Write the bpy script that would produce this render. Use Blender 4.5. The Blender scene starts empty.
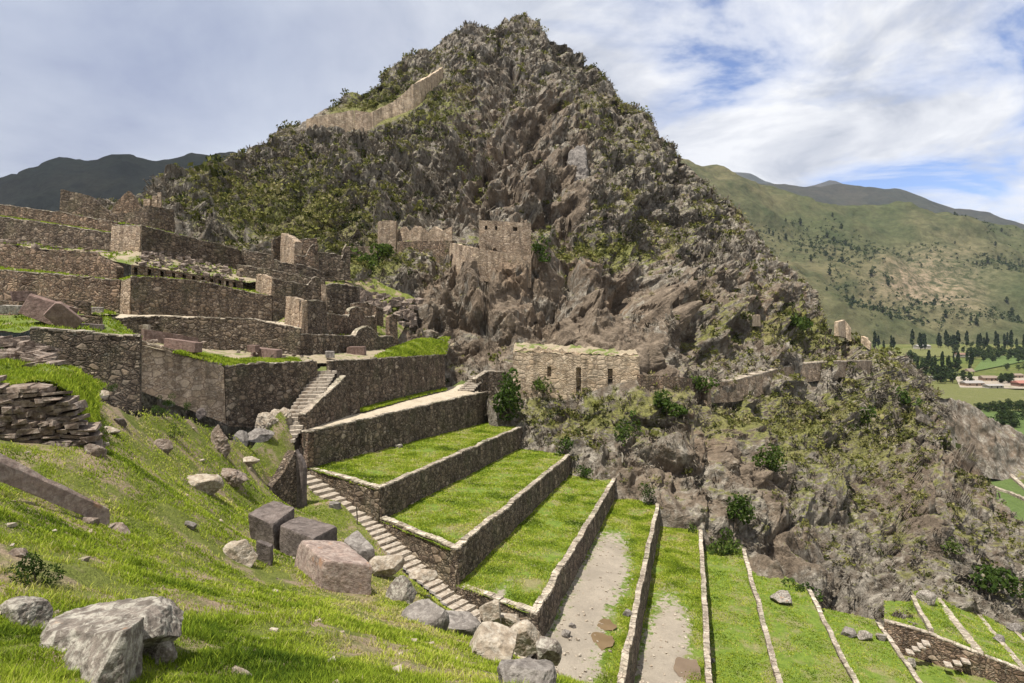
import bpy, math, random
import numpy as np
from mathutils import Vector
R = math.radians
random.seed(7); RNG = np.random.default_rng(7)
SC = bpy.context.scene; COL = SC.collection

# ------------------------------------------------------------------ camera, sky, sun, exposure
F, CU, CV = 600.0, 512.0, 312.0
cam = bpy.data.objects.new('camera', bpy.data.cameras.new('camera')); COL.objects.link(cam)
cam.location = (0, 0, 0); cam.rotation_euler = (R(90), 0, 0)
cam.data.sensor_width = 36.0; cam.data.lens = F / 1024 * 36.0
cam.data.shift_y = -(341.5 - CV) / 1024
cam.data.clip_start = 0.1; cam.data.clip_end = 60000
SC.camera = cam
SC.render.engine = 'CYCLES'
SC.cycles.use_denoising = True
SC.cycles.max_bounces = 6; SC.cycles.diffuse_bounces = 3; SC.cycles.transparent_max_bounces = 8
SC.cycles.volume_bounces = 0
SC.view_settings.view_transform = 'Standard'; SC.view_settings.look = 'None'
SC.view_settings.gamma = 1; SC.view_settings.use_curve_mapping = False
SC.view_settings.exposure = 0.68

TO_SUN = Vector((-0.27, -0.22, 0.94)).normalized()
SUN_EL = math.asin(TO_SUN.z); SUN_AZ = math.atan2(TO_SUN.x, TO_SUN.y)
sun = bpy.data.objects.new('sun', bpy.data.lights.new('sun', 'SUN')); COL.objects.link(sun)
sun.rotation_euler = (-TO_SUN).to_track_quat('-Z', 'Y').to_euler()
sun.data.energy = 5.0; sun.data.angle = R(0.5); sun.data.color = (1.0, 0.95, 0.87)


def nd(nt, typ, _p=None, **ins):
    n = nt.nodes.new('ShaderNode' + typ)
    for k, v in (_p or {}).items(): setattr(n, k, v)
    for k, v in ins.items():
        key = k.replace('_', ' ')
        s = None
        if key[0] == 'i' and key[1:].isdigit(): s = n.inputs[int(key[1:])]
        else:
            for q in n.inputs:
                if q.name == key and q.enabled: s = q; break
            if s is None: s = n.inputs[key]
        if isinstance(v, bpy.types.NodeSocket): nt.links.new(v, s)
        elif isinstance(v, bpy.types.Node): nt.links.new(v.outputs[0], s)
        else: s.default_value = v
    return n


def c4(c): return (c[0], c[1], c[2], 1.0)


def mixc(nt, f, a, b, mode='MIX'):
    n = nt.nodes.new('ShaderNodeMix'); n.data_type = 'RGBA'; n.blend_type = mode
    for s, v in ((n.inputs[0], f), (n.inputs[6], a), (n.inputs[7], b)):
        if isinstance(v, bpy.types.NodeSocket): nt.links.new(v, s)
        elif isinstance(v, (int, float)): s.default_value = v
        else: s.default_value = c4(v)
    return n.outputs[2]


def ramp(nt, f, stops, interp='LINEAR'):
    n = nt.nodes.new('ShaderNodeValToRGB'); nt.links.new(f, n.inputs[0])
    cr = n.color_ramp; cr.interpolation = interp
    while len(cr.elements) < len(stops): cr.elements.new(0.5)
    for e, (p, c) in zip(cr.elements, stops):
        e.position = p; e.color = (c, c, c, 1) if isinstance(c, (int, float)) else c4(c)
    return n.outputs[0]


def math_(nt, op, a, b=0.0, clamp=False):
    n = nt.nodes.new('ShaderNodeMath'); n.operation = op; n.use_clamp = clamp
    for s, v in ((n.inputs[0], a), (n.inputs[1], b)):
        if isinstance(v, bpy.types.NodeSocket): nt.links.new(v, s)
        else: s.default_value = v
    return n.outputs[0]


def noise(nt, vec, scale, detail=4, rough=0.6, dist=0.0):
    return nd(nt, 'TexNoise', None, Vector=vec, Scale=scale, Detail=detail, Roughness=rough, Distortion=dist).outputs[0]


# world: Nishita sky with broken cloud
world = bpy.data.worlds.new('World'); SC.world = world; world.use_nodes = True
wt = world.node_tree; wt.nodes.clear()
sky = nd(wt, 'TexSky', {'sky_type': 'NISHITA'}); sky.sun_disc = False
sky.sun_elevation = SUN_EL; sky.sun_rotation = SUN_AZ; sky.altitude = 2800; sky.dust_density = 0.6; sky.ozone_density = 1.6
tc = nd(wt, 'TexCoord'); dirv = tc.outputs['Generated']
sep = nd(wt, 'SeparateXYZ', None, Vector=dirv)
zc = math_(wt, 'ADD', math_(wt, 'MAXIMUM', sep.outputs[2], 0.0), 0.22)
cx = math_(wt, 'DIVIDE', sep.outputs[0], zc); cy = math_(wt, 'DIVIDE', sep.outputs[1], zc)
cp = nd(wt, 'CombineXYZ', None, X=cx, Y=cy, Z=0.0).outputs[0]
n1 = noise(wt, cp, 1.7, 12, 0.58, 0.5)
n2 = noise(wt, nd(wt, 'Mapping', None, Vector=cp, Location=(3.1, 7.7, 1.0)).outputs[0], 2.1, 8, 0.6, 0.4)
n3 = noise(wt, nd(wt, 'Mapping', None, Vector=cp, Location=(9.3, 2.2, 4.0)).outputs[0], 0.9, 8, 0.55, 0.3)
# clear gaps open towards the upper right of the valley (a direction in the sky)
gap = nd(wt, 'VectorMath', {'operation': 'DOT_PRODUCT'}, i0=dirv, i1=Vector((0.575, 0.70, 0.42)).normalized()).outputs['Value']
gapm = ramp(wt, gap, [(0.80, 0.0), (0.97, 1.0)])
cov = math_(wt, 'SUBTRACT', math_(wt, 'ADD', n1, 0.19), math_(wt, 'MULTIPLY', gapm, 0.20))
low = ramp(wt, sep.outputs[2], [(0.10, 1.0), (0.36, 0.0)])
cov = math_(wt, 'ADD', cov, math_(wt, 'MULTIPLY', low, 0.13))
mask = ramp(wt, cov, [(0.42, 0.0), (0.49, 0.55), (0.59, 1.0)])
left = ramp(wt, sep.outputs[0], [(0.38, 1.0), (0.62, 0.0)])
left2 = nd(wt, 'MapRange', None, Value=sep.outputs[0], i1=-0.35, i2=0.35, i3=1.0, i4=0.0).outputs[0]
white = mixc(wt, ramp(wt, n2, [(0.36, 0.0), (0.56, 1.0)]), (0.55, 0.59, 0.68), (1.18, 1.18, 1.18))
grey = mixc(wt, ramp(wt, n3, [(0.36, 0.0), (0.60, 1.0)]), (0.26, 0.32, 0.52), (0.68, 0.74, 0.86))
cloudc = mixc(wt, left2, white, grey)
cloudc = mixc(wt, math_(wt, 'MULTIPLY', low, 0.4), cloudc, (0.80, 0.83, 0.88))
skyb = mixc(wt, 1.0, sky.outputs[0], (0.86, 0.94, 1.12), 'MULTIPLY')
bg1 = nd(wt, 'Background', None, Color=skyb, Strength=0.105)
bg2 = nd(wt, 'Background', None, Color=cloudc, Strength=0.56)
mx = nd(wt, 'MixShader', None, i0=mask, i1=bg1.outputs[0], i2=bg2.outputs[0])
nd(wt, 'OutputWorld', None, Surface=mx.outputs[0])


# ------------------------------------------------------------------ helpers
def A(u, v, d):
    """image pixel (column u, row v, chosen forward distance d in metres) to a world point"""
    return np.array(((u - CU) / F * d, d, -(v - CV) / F * d))


def tag(o, label=None, cat=None, group=None, kind=None):
    if label: o['label'] = label
    if cat: o['category'] = cat
    if group: o['group'] = group
    if kind: o['kind'] = kind
    return o


def mesh_np(name, V, Fq, mats, parent=None, smooth=False, attrs=None, origin=True, fmat=None, nper=4):
    """V (n,3), Fq (m,nper) arrays -> linked mesh object with its origin at its base"""
    V = np.asarray(V, dtype=np.float64)
    org = np.zeros(3)
    if origin is True: org = np.array(((V[:, 0].min() + V[:, 0].max()) / 2, (V[:, 1].min() + V[:, 1].max()) / 2, V[:, 2].min()))
    elif origin is not False: org = np.asarray(origin, float)
    V = V - org
    me = bpy.data.meshes.new(name)
    Fq = np.asarray(Fq, dtype=np.int32)
    m, k = Fq.shape
    me.vertices.add(len(V)); me.vertices.foreach_set('co', V.astype(np.float32).ravel())
    me.loops.add(m * k); me.loops.foreach_set('vertex_index', Fq.ravel())
    me.polygons.add(m); me.polygons.foreach_set('loop_start', np.arange(0, m * k, k, dtype=np.int32))
    me.polygons.foreach_set('use_smooth', np.full(m, bool(smooth)))
    if fmat is not None: me.polygons.foreach_set('material_index', np.asarray(fmat, dtype=np.int32))
    for mt in (mats if isinstance(mats, (list, tuple)) else [mats]): me.materials.append(mt)
    for an, av in (attrs or {}).items():
        a = me.attributes.new(an, 'FLOAT', 'POINT'); a.data.foreach_set('value', np.asarray(av, dtype=np.float32))
    me.update(calc_edges=True)
    o = bpy.data.objects.new(name, me); COL.objects.link(o)
    o.location = org
    if parent is not None:
        o.parent = parent; o.location = Vector(org) - Vector(parent['org']) if 'org' in parent else Vector(org) - parent.location
    return o


class MB:
    def __init__(s): s.v = []; s.f = []
    def add(s, vs, fs):
        b = len(s.v); s.v.extend([tuple(map(float, p)) for p in vs]); s.f.extend([tuple(i + b for i in f) for f in fs])
    def box(s, c, hx, hy, hz, rz=0.0, jit=0.0, tilt=0.0):
        cs, sn = math.cos(rz), math.sin(rz); vs = []
        tx, ty = random.uniform(-tilt, tilt), random.uniform(-tilt, tilt)
        for z in (-1, 1):
            for x, y in ((-1, -1), (1, -1), (1, 1), (-1, 1)):
                X = x * hx + random.uniform(-jit, jit); Y = y * hy + random.uniform(-jit, jit)
                Z = z * hz + random.uniform(-jit, jit) * .6 + X * tx + Y * ty
                vs.append((c[0] + X * cs - Y * sn, c[1] + X * sn + Y * cs, c[2] + Z))
        s.add(vs, [(3, 2, 1, 0), (4, 5, 6, 7), (0, 1, 5, 4), (1, 2, 6, 5), (2, 3, 7, 6), (3, 0, 4, 7)])
    def tube(s, pts, rads, n=7):
        rings = []
        for i, (p, r) in enumerate(zip(pts, rads)):
            p = np.array(p, float)
            t = np.array(pts[min(i + 1, len(pts) - 1)], float) - np.array(pts[max(i - 1, 0)], float)
            t /= np.linalg.norm(t) + 1e-9
            a = np.cross(t, (0.3, 0.9, 0.1)); a /= np.linalg.norm(a) + 1e-9; b = np.cross(t, a)
            rings.append([p + r * (math.cos(k / n * 2 * math.pi) * a + math.sin(k / n * 2 * math.pi) * b) for k in range(n)])
        vs = [q for r in rings for q in r]; fs = []
        for i in range(len(rings) - 1):
            for k in range(n):
                fs.append((i * n + k, i * n + (k + 1) % n, (i + 1) * n + (k + 1) % n, (i + 1) * n + k))
        fs.append(tuple(range(n))[::-1]); fs.append(tuple((len(rings) - 1) * n + k for k in range(n)))
        s.add(vs, fs)
    def build(s, name, mats, parent=None, smooth=False, origin=True):
        V = np.array(s.v)
        org = np.array(((V[:, 0].min() + V[:, 0].max()) / 2, (V[:, 1].min() + V[:, 1].max()) / 2, V[:, 2].min())) if origin is True else (np.zeros(3) if origin is False else np.asarray(origin, float))
        me = bpy.data.meshes.new(name); me.from_pydata([tuple(p) for p in V - org], [], s.f)
        for mt in (mats if isinstance(mats, (list, tuple)) else [mats]): me.materials.append(mt)
        if smooth:
            for p in me.polygons: p.use_smooth = True
        me.update()
        o = bpy.data.objects.new(name, me); COL.objects.link(o); o.location = org
        if parent is not None: o.parent = parent; o.location = Vector(org) - parent.location
        return o


def empty(name, loc):
    o = bpy.data.objects.new(name, None); COL.objects.link(o); o.location = loc; o.empty_display_size = 0.3
    return o


def copy_tree(o, parent=None):
    c = o.copy(); COL.objects.link(c)
    if parent is not None: c.parent = parent
    for ch in list(o.children): copy_tree(ch, c)
    return c


# numpy noise
def _h(ix, iy, iz, seed):
    h = (ix.astype(np.uint32) * np.uint32(374761393)) ^ (iy.astype(np.uint32) * np.uint32(668265263)) ^ (iz.astype(np.uint32) * np.uint32(2147483647 - 18)) ^ np.uint32((seed * 974634777) & 0xffffffff)
    h = (h ^ (h >> np.uint32(13))) * np.uint32(1274126177)
    h = (h ^ (h >> np.uint32(16))) * np.uint32(2246822519)
    return (h ^ (h >> np.uint32(15))).astype(np.float64) / 4294967295.0


def vnoise(P, seed=0):
    P = np.asarray(P, float); i = np.floor(P).astype(np.int64); f = P - i
    w = f * f * f * (f * (f * 6 - 15) + 10); out = 0.0
    for a in (0, 1):
        for b in (0, 1):
            for c in (0, 1):
                gx = i[:, 0] + a; gy = i[:, 1] + b; gz = i[:, 2] + c
                g = np.stack([_h(gx, gy, gz, seed * 3 + q) for q in (1, 2, 3)], 1) * 2 - 1
                dv = (g * (f - (a, b, c))).sum(1)
                out = out + dv * (w[:, 0] if a else 1 - w[:, 0]) * (w[:, 1] if b else 1 - w[:, 1]) * (w[:, 2] if c else 1 - w[:, 2])
    return out * 1.5


def fbm(P, octs=4, seed=0, gain=0.5, lac=2.03):
    s = 0; a = 1.0; P = np.asarray(P, float)
    for k in range(octs):
        s = s + a * vnoise(P, seed + k * 7); P = P * lac + 13.7; a *= gain
    return s


def voro(P, seed=0):
    """F1, F2 distances and a random value for the nearest cell"""
    P = np.asarray(P, float); i = np.floor(P).astype(np.int64)
    d1 = np.full(len(P), 9.0); d2 = np.full(len(P), 9.0); val = np.zeros(len(P))
    for a in (-1, 0, 1):
        for b in (-1, 0, 1):
            for c in (-1, 0, 1):
                g = i + (a, b, c)
                q = g + np.stack([_h(g[:, 0], g[:, 1], g[:, 2], seed + s) for s in (11, 12, 13)], 1)
                d = np.sqrt(((q - P) ** 2).sum(1)); r = _h(g[:, 0], g[:, 1], g[:, 2], seed + 14)
                nw = d < d1
                d2 = np.where(nw, d1, np.minimum(d2, d)); val = np.where(nw, r, val); d1 = np.where(nw, d, d1)
    return d1, d2, val


def tps_fit(X, y, lam=0.0):
    X = np.asarray(X, float); n = len(X)
    r2 = ((X[:, None] - X[None]) ** 2).sum(2); K = 0.5 * r2 * np.log(r2 + 1e-12) + lam * np.eye(n)
    Pm = np.c_[np.ones(n), X]; M = np.zeros((n + 3, n + 3)); M[:n, :n] = K; M[:n, n:] = Pm; M[n:, :n] = Pm.T
    w = np.linalg.solve(M, np.r_[y, 0, 0, 0])
    def ev(Q):
        Q = np.asarray(Q, float); out = np.zeros(len(Q))
        for s in range(0, len(Q), 20000):
            q = Q[s:s + 20000]; r2 = ((q[:, None] - X[None]) ** 2).sum(2)
            out[s:s + 20000] = (0.5 * r2 * np.log(r2 + 1e-12)) @ w[:n] + w[n] + q @ w[n + 1:]
        return out
    return ev


def resample(P, n):
    P = np.asarray(P, float); s = np.r_[0, np.cumsum(np.linalg.norm(np.diff(P, axis=0), axis=1))]
    t = np.linspace(0, s[-1], n)
    return np.stack([np.interp(t, s, P[:, k]) for k in range(P.shape[1])], 1)


def grid_faces(nr, nc):
    a = (np.arange(nr - 1)[:, None] * nc + np.arange(nc - 1)[None]).ravel()
    return np.stack([a, a + 1, a + nc + 1, a + nc], 1)


def normals(V, Fq):
    n = np.cross(V[Fq[:, 2]] - V[Fq[:, 0]], V[Fq[:, 3]] - V[Fq[:, 1]]); N = np.zeros_like(V)
    for k in range(4): np.add.at(N, Fq[:, k], n)
    return N / (np.linalg.norm(N, axis=1)[:, None] + 1e-12)


# ------------------------------------------------------------------ materials
def mat(name, fn, rough=0.9, spec=0.2):
    m = bpy.data.materials.new(name); m.use_nodes = True; nt = m.node_tree; nt.nodes.clear()
    out = nd(nt, 'OutputMaterial'); b = nd(nt, 'BsdfPrincipled')
    b.inputs['Roughness'].default_value = rough; b.inputs['Specular IOR Level'].default_value = spec
    nt.links.new(b.outputs[0], out.inputs[0])
    tcn = nd(nt, 'TexCoord'); col, h = fn(nt, tcn.outputs['Object'], b)
    if col is not None: nt.links.new(col, b.inputs['Base Color'])
    if h is not None:
        hs, strength, dist = h
        bp = nd(nt, 'Bump', None, Height=hs, Strength=strength, Distance=dist); nt.links.new(bp.outputs[0], b.inputs['Normal'])
    return m


def masonry(name, cols, scale=2.7, joint=0.07, zs=1.5, dark=(0.035, 0.027, 0.02), moss=0.25, bump=1.0, mosscol=(0.10, 0.11, 0.05)):
    def fn(nt, co, b):
        wob = nd(nt, 'TexNoise', None, Vector=co, Scale=2.0, Detail=2.0).outputs[1]
        cv = nd(nt, 'VectorMath', {'operation': 'MULTIPLY_ADD'}, i0=wob, i1=(0.16, 0.16, 0.16), i2=co).outputs[0]
        mp = nd(nt, 'Mapping', None, Vector=cv, Scale=(1, 1, zs)).outputs[0]
        v1 = nd(nt, 'TexVoronoi', None, Vector=mp, Scale=scale)
        ve = nd(nt, 'TexVoronoi', {'feature': 'DISTANCE_TO_EDGE'}, Vector=mp, Scale=scale)
        r = nd(nt, 'SeparateColor', None, Color=v1.outputs['Color'])
        col = ramp(nt, r.outputs[0], [(i / (len(cols) - 1), c) for i, c in enumerate(cols)])
        mp2 = nd(nt, 'Mapping', None, Vector=cv, Scale=(0.9, 0.9, zs * 0.8), Location=(3.3, 1.7, 5.1)).outputs[0]
        w1 = nd(nt, 'TexVoronoi', None, Vector=mp2, Scale=scale * 0.52); we = nd(nt, 'TexVoronoi', {'feature': 'DISTANCE_TO_EDGE'}, Vector=mp2, Scale=scale * 0.52)
        r2 = nd(nt, 'SeparateColor', None, Color=w1.outputs['Color'])
        bigm = math_(nt, 'GREATER_THAN', r2.outputs[2], 0.62)          # some cells are single large stones
        col = mixc(nt, bigm, col, ramp(nt, r2.outputs[0], [(i / (len(cols) - 1), c) for i, c in enumerate(cols)]))
        edge = nd(nt, 'Mix', None, i0=bigm, i2=ve.outputs['Distance'], i3=math_(nt, 'MULTIPLY', we.outputs['Distance'], 0.8)).outputs[0]
        edge = math_(nt, 'MINIMUM', edge, math_(nt, 'ADD', we.outputs['Distance'], math_(nt, 'MULTIPLY', math_(nt, 'SUBTRACT', 1.0, bigm), 0.03)))
        fine = noise(nt, co, 9.0, 5, 0.7)
        stn = noise(nt, nd(nt, 'Mapping', None, Vector=co, Scale=(1, 1, 0.22)).outputs[0], 1.1, 5, 0.65)
        col = mixc(nt, 1.0, col, ramp(nt, stn, [(0.36, 0.55), (0.6, 1.2)]), 'MULTIPLY')
        col = mixc(nt, ramp(nt, noise(nt, co, 2.6, 6, 0.7), [(0.60, 0), (0.68, 0.55)]), col, (0.34, 0.32, 0.27))
        col = mixc(nt, 0.75, col, ramp(nt, fine, [(0.3, 0.45), (0.7, 1.45)]), 'MULTIPLY')
        jm = ramp(nt, edge, [(0.0, 0.0), (joint, 1.0)])
        col = mixc(nt, jm, dark, col)
        big = noise(nt, co, 0.35, 5, 0.65)
        col = mixc(nt, math_(nt, 'MULTIPLY', ramp(nt, big, [(0.48, 0), (0.66, 1)]), moss), col, mosscol)
        col = mixc(nt, 0.5, col, ramp(nt, noise(nt, co, 0.9, 3, 0.5), [(0.3, 0.6), (0.7, 1.3)]), 'MULTIPLY')
        hh = math_(nt, 'ADD', ramp(nt, edge, [(0, 0), (0.16, 1)]), math_(nt, 'MULTIPLY', fine, 0.5))
        hh = math_(nt, 'ADD', hh, math_(nt, 'MULTIPLY', r.outputs[1], 0.5))
        return col, (hh, bump, 0.09)
    return mat(name, fn)


BR = [(0.06, 0.043, 0.03), (0.15, 0.11, 0.078), (0.24, 0.18, 0.125), (0.11, 0.083, 0.062), (0.33, 0.265, 0.195)]
M_wall = masonry('rubble_masonry', BR, 3.3, 0.09, 1.6)
M_wallred = masonry('brown_masonry', [(0.09, 0.06, 0.04), (0.2, 0.135, 0.09), (0.3, 0.21, 0.14), (0.15, 0.105, 0.075), (0.36, 0.28, 0.2)], 3.2, 0.08, 1.7)
M_wallfine = masonry('small_rubble_masonry', BR, 4.8, 0.10, 1.7)
M_tanwall = masonry('tan_masonry', [(0.26, 0.185, 0.125), (0.37, 0.28, 0.19), (0.43, 0.34, 0.25), (0.31, 0.225, 0.155)], 3.0, 0.06, 1.7, dark=(0.12, 0.085, 0.06), moss=0.1, bump=0.7)  # tan stone; on sunlit wall ends its paleness paints the light
M_cope = masonry('coping_stone', [(0.27, 0.22, 0.17), (0.38, 0.32, 0.25), (0.45, 0.39, 0.31), (0.3, 0.25, 0.19)], 2.0, 0.05, 1.0, dark=(0.13, 0.1, 0.07), moss=0.35, bump=0.6)  # light coping stone; its pale colour also paints sunlit wall tops


M_plaster = masonry('weathered_tan_stone', [(0.36, 0.265, 0.175), (0.46, 0.355, 0.245), (0.52, 0.415, 0.30), (0.41, 0.305, 0.205)], 1.9, 0.04, 1.7, dark=(0.15, 0.11, 0.075), moss=0.08, bump=0.6)


def rock_fn(base, pale, darkc, sc=1.0, lich=0.5, orange=0.0):
    def fn(nt, co, b):
        n = noise(nt, co, 1.6 * sc, 8, 0.68, 0.4); m = noise(nt, co, 5.5 * sc, 7, 0.72)
        col = mixc(nt, ramp(nt, n, [(0.36, 0), (0.64, 1)]), darkc, base)
        lm = math_(nt, 'MULTIPLY', ramp(nt, noise(nt, co, 3.2 * sc, 7, 0.75, 0.6), [(0.47, 0), (0.57, 1)]), lich)
        col = mixc(nt, lm, col, pale)
        col = mixc(nt, 0.8, col, ramp(nt, m, [(0.25, 0.4), (0.7, 1.35)]), 'MULTIPLY')
        if orange:
            col = mixc(nt, math_(nt, 'MULTIPLY', ramp(nt, noise(nt, co, 0.9 * sc, 4, 0.6), [(0.62, 0), (0.68, 1)]), orange), col, (0.45, 0.2, 0.07))
        return col, (math_(nt, 'ADD', m, math_(nt, 'MULTIPLY', n, 0.8)), 0.75, 0.10 / sc)
    return fn
M_lichen = mat('lichen_rock', rock_fn((0.22, 0.185, 0.155), (0.40, 0.375, 0.315), (0.10, 0.085, 0.07), 2.0, 0.7, 0.5))
M_grey = mat('grey_rock', rock_fn((0.21, 0.185, 0.165), (0.33, 0.30, 0.265), (0.10, 0.087, 0.075), 1.2, 0.5))
M_pink = mat('pink_rhyolite', rock_fn((0.30, 0.225, 0.185), (0.38, 0.32, 0.275), (0.17, 0.125, 0.105), 1.3, 0.5, 0.3))
M_dkblock = mat('dark_andesite', rock_fn((0.15, 0.12, 0.105), (0.24, 0.205, 0.185), (0.075, 0.06, 0.053), 1.0, 0.3))
M_redblock = mat('red_porphyry', rock_fn((0.21, 0.14, 0.115), (0.27, 0.2, 0.17), (0.13, 0.085, 0.07), 1.0, 0.35))
M_tanrock = mat('tan_rock', rock_fn((0.36, 0.30, 0.23), (0.46, 0.42, 0.35), (0.20, 0.155, 0.11), 1.2, 0.5))
M_slab = mat('schist_slab', rock_fn((0.22, 0.165, 0.125), (0.38, 0.33, 0.28), (0.10, 0.075, 0.06), 1.4, 0.45))
M_step = mat('stair_stone', rock_fn((0.38, 0.33, 0.265), (0.46, 0.42, 0.36), (0.24, 0.19, 0.145), 1.5, 0.4))
M_void = mat('very_dark_earth', lambda nt, co, b: (ramp(nt, noise(nt, co, 3, 3), [(0.3, (0.02, 0.016, 0.012)), (0.7, (0.05, 0.04, 0.03))]), None))  # near-black fill under the stair steps and behind the slab wall


def soil_grass_fn(gr, gr2, soil, thr=(0.56, 0.68), sc=1.0, attr=None, attrcol=(0.355, 0.305, 0.24)):
    def fn(nt, co, b):
        a = noise(nt, co, 0.55 * sc, 6, 0.65, 0.3); m = noise(nt, co, 2.4 * sc, 6, 0.7); f = noise(nt, co, 12 * sc, 4, 0.7)
        col = mixc(nt, ramp(nt, m, [(0.35, 0), (0.65, 1)]), gr, gr2)
        col = mixc(nt, ramp(nt, a, [(thr[0], 0), (thr[1], 1)]), col, soil)
        col = mixc(nt, 0.8, col, ramp(nt, f, [(0.25, 0.5), (0.72, 1.35)]), 'MULTIPLY')
        h = math_(nt, 'ADD', f, m)
        if attr:
            at = nd(nt, 'Attribute', {'attribute_name': attr}).outputs['Fac']
            g = math_(nt, 'ADD', at, math_(nt, 'MULTIPLY', math_(nt, 'SUBTRACT', m, 0.5), 2.2))
            gc = mixc(nt, ramp(nt, f, [(0.3, 0), (0.7, 1)]), tuple(c * .72 for c in attrcol), attrcol)
            gc = mixc(nt, ramp(nt, a, [(0.4, 0.0), (0.62, 0.7)]), gc, tuple(c * .62 for c in attrcol))
            col = mixc(nt, ramp(nt, g, [(0.40, 0), (0.62, 1)]), col, gc)
        return col, (h, 0.8, 0.12 / sc)
    return fn
G1, G2, SOIL = (0.085, 0.135, 0.016), (0.16, 0.215, 0.03), (0.25, 0.19, 0.125)
M_slope = mat('grassy_hill', soil_grass_fn((0.085, 0.105, 0.016), (0.15, 0.165, 0.035), SOIL, (0.47, 0.58), 1.0))
M_lawn = mat('terrace_lawn', soil_grass_fn(G1, G2, (0.21, 0.19, 0.085), (0.50, 0.66), 0.8, 'gravel'))
M_path = mat('tan_path', soil_grass_fn((0.40, 0.335, 0.245), (0.48, 0.41, 0.31), (0.33, 0.27, 0.19), (0.5, 0.7), 1.0))
M_earth = mat('ruin_ground', soil_grass_fn((0.26, 0.205, 0.14), (0.34, 0.285, 0.2), (0.12, 0.15, 0.035), (0.50, 0.60), 1.0))
M_grassybank = mat('grassy_bank', soil_grass_fn((0.085, 0.125, 0.018), (0.15, 0.185, 0.035), (0.24, 0.19, 0.125), (0.55, 0.66), 1.0))


def blade_mat(name, stops, trans=0.35):
    m = bpy.data.materials.new(name); m.use_nodes = True; nt = m.node_tree; nt.nodes.clear()
    at = nd(nt, 'Attribute', {'attribute_name': 'tint'}).outputs['Fac']; col = ramp(nt, at, stops)
    d = nd(nt, 'BsdfDiffuse', None, Color=col); t = nd(nt, 'BsdfTranslucent', None, Color=col)
    mx_ = nd(nt, 'MixShader', None, i0=trans, i1=d.outputs[0], i2=t.outputs[0]); nd(nt, 'OutputMaterial', None, Surface=mx_.outputs[0])
    return m
M_blade = blade_mat('grass_blades', [(0.0, (0.055, 0.095, 0.012)), (0.40, (0.20, 0.27, 0.024)), (0.70, (0.335, 0.395, 0.045)), (0.86, (0.44, 0.42, 0.11)), (1.0, (0.44, 0.38, 0.20))])
M_leaf = blade_mat('shrub_leaves', [(0.0, (0.025, 0.045, 0.012)), (0.5, (0.06, 0.095, 0.02)), (1.0, (0.13, 0.16, 0.04))])
M_scrub = blade_mat('scrub_leaves', [(0.0, (0.03, 0.038, 0.014)), (0.35, (0.085, 0.09, 0.024)), (0.6, (0.165, 0.165, 0.045)), (0.8, (0.23, 0.20, 0.09)), (1.0, (0.27, 0.235, 0.185))], 0.2)
M_tuft = blade_mat('dry_bromeliads', [(0.0, (0.06, 0.048, 0.034)), (0.4, (0.15, 0.127, 0.098)), (0.75, (0.235, 0.205, 0.16)), (1.0, (0.37, 0.335, 0.28))], 0.15)
M_dktree = blade_mat('dark_foliage', [(0.0, (0.018, 0.03, 0.014)), (0.5, (0.04, 0.06, 0.022)), (1.0, (0.085, 0.105, 0.035))], 0.2)
M_bark = mat('bark', lambda nt, co, b: (ramp(nt, noise(nt, co, 4, 4), [(0.3, (0.06, 0.045, 0.03)), (0.7, (0.16, 0.13, 0.1))]), None))
def flat(name, c, rough=0.8, var=0.25, sc=3.0):
    return mat(name, lambda nt, co, b: (mixc(nt, 1.0, c, ramp(nt, noise(nt, co, sc, 4, 0.6), [(0.3, 1 - var), (0.7, 1 + var)]), 'MULTIPLY'), None), rough)


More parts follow.
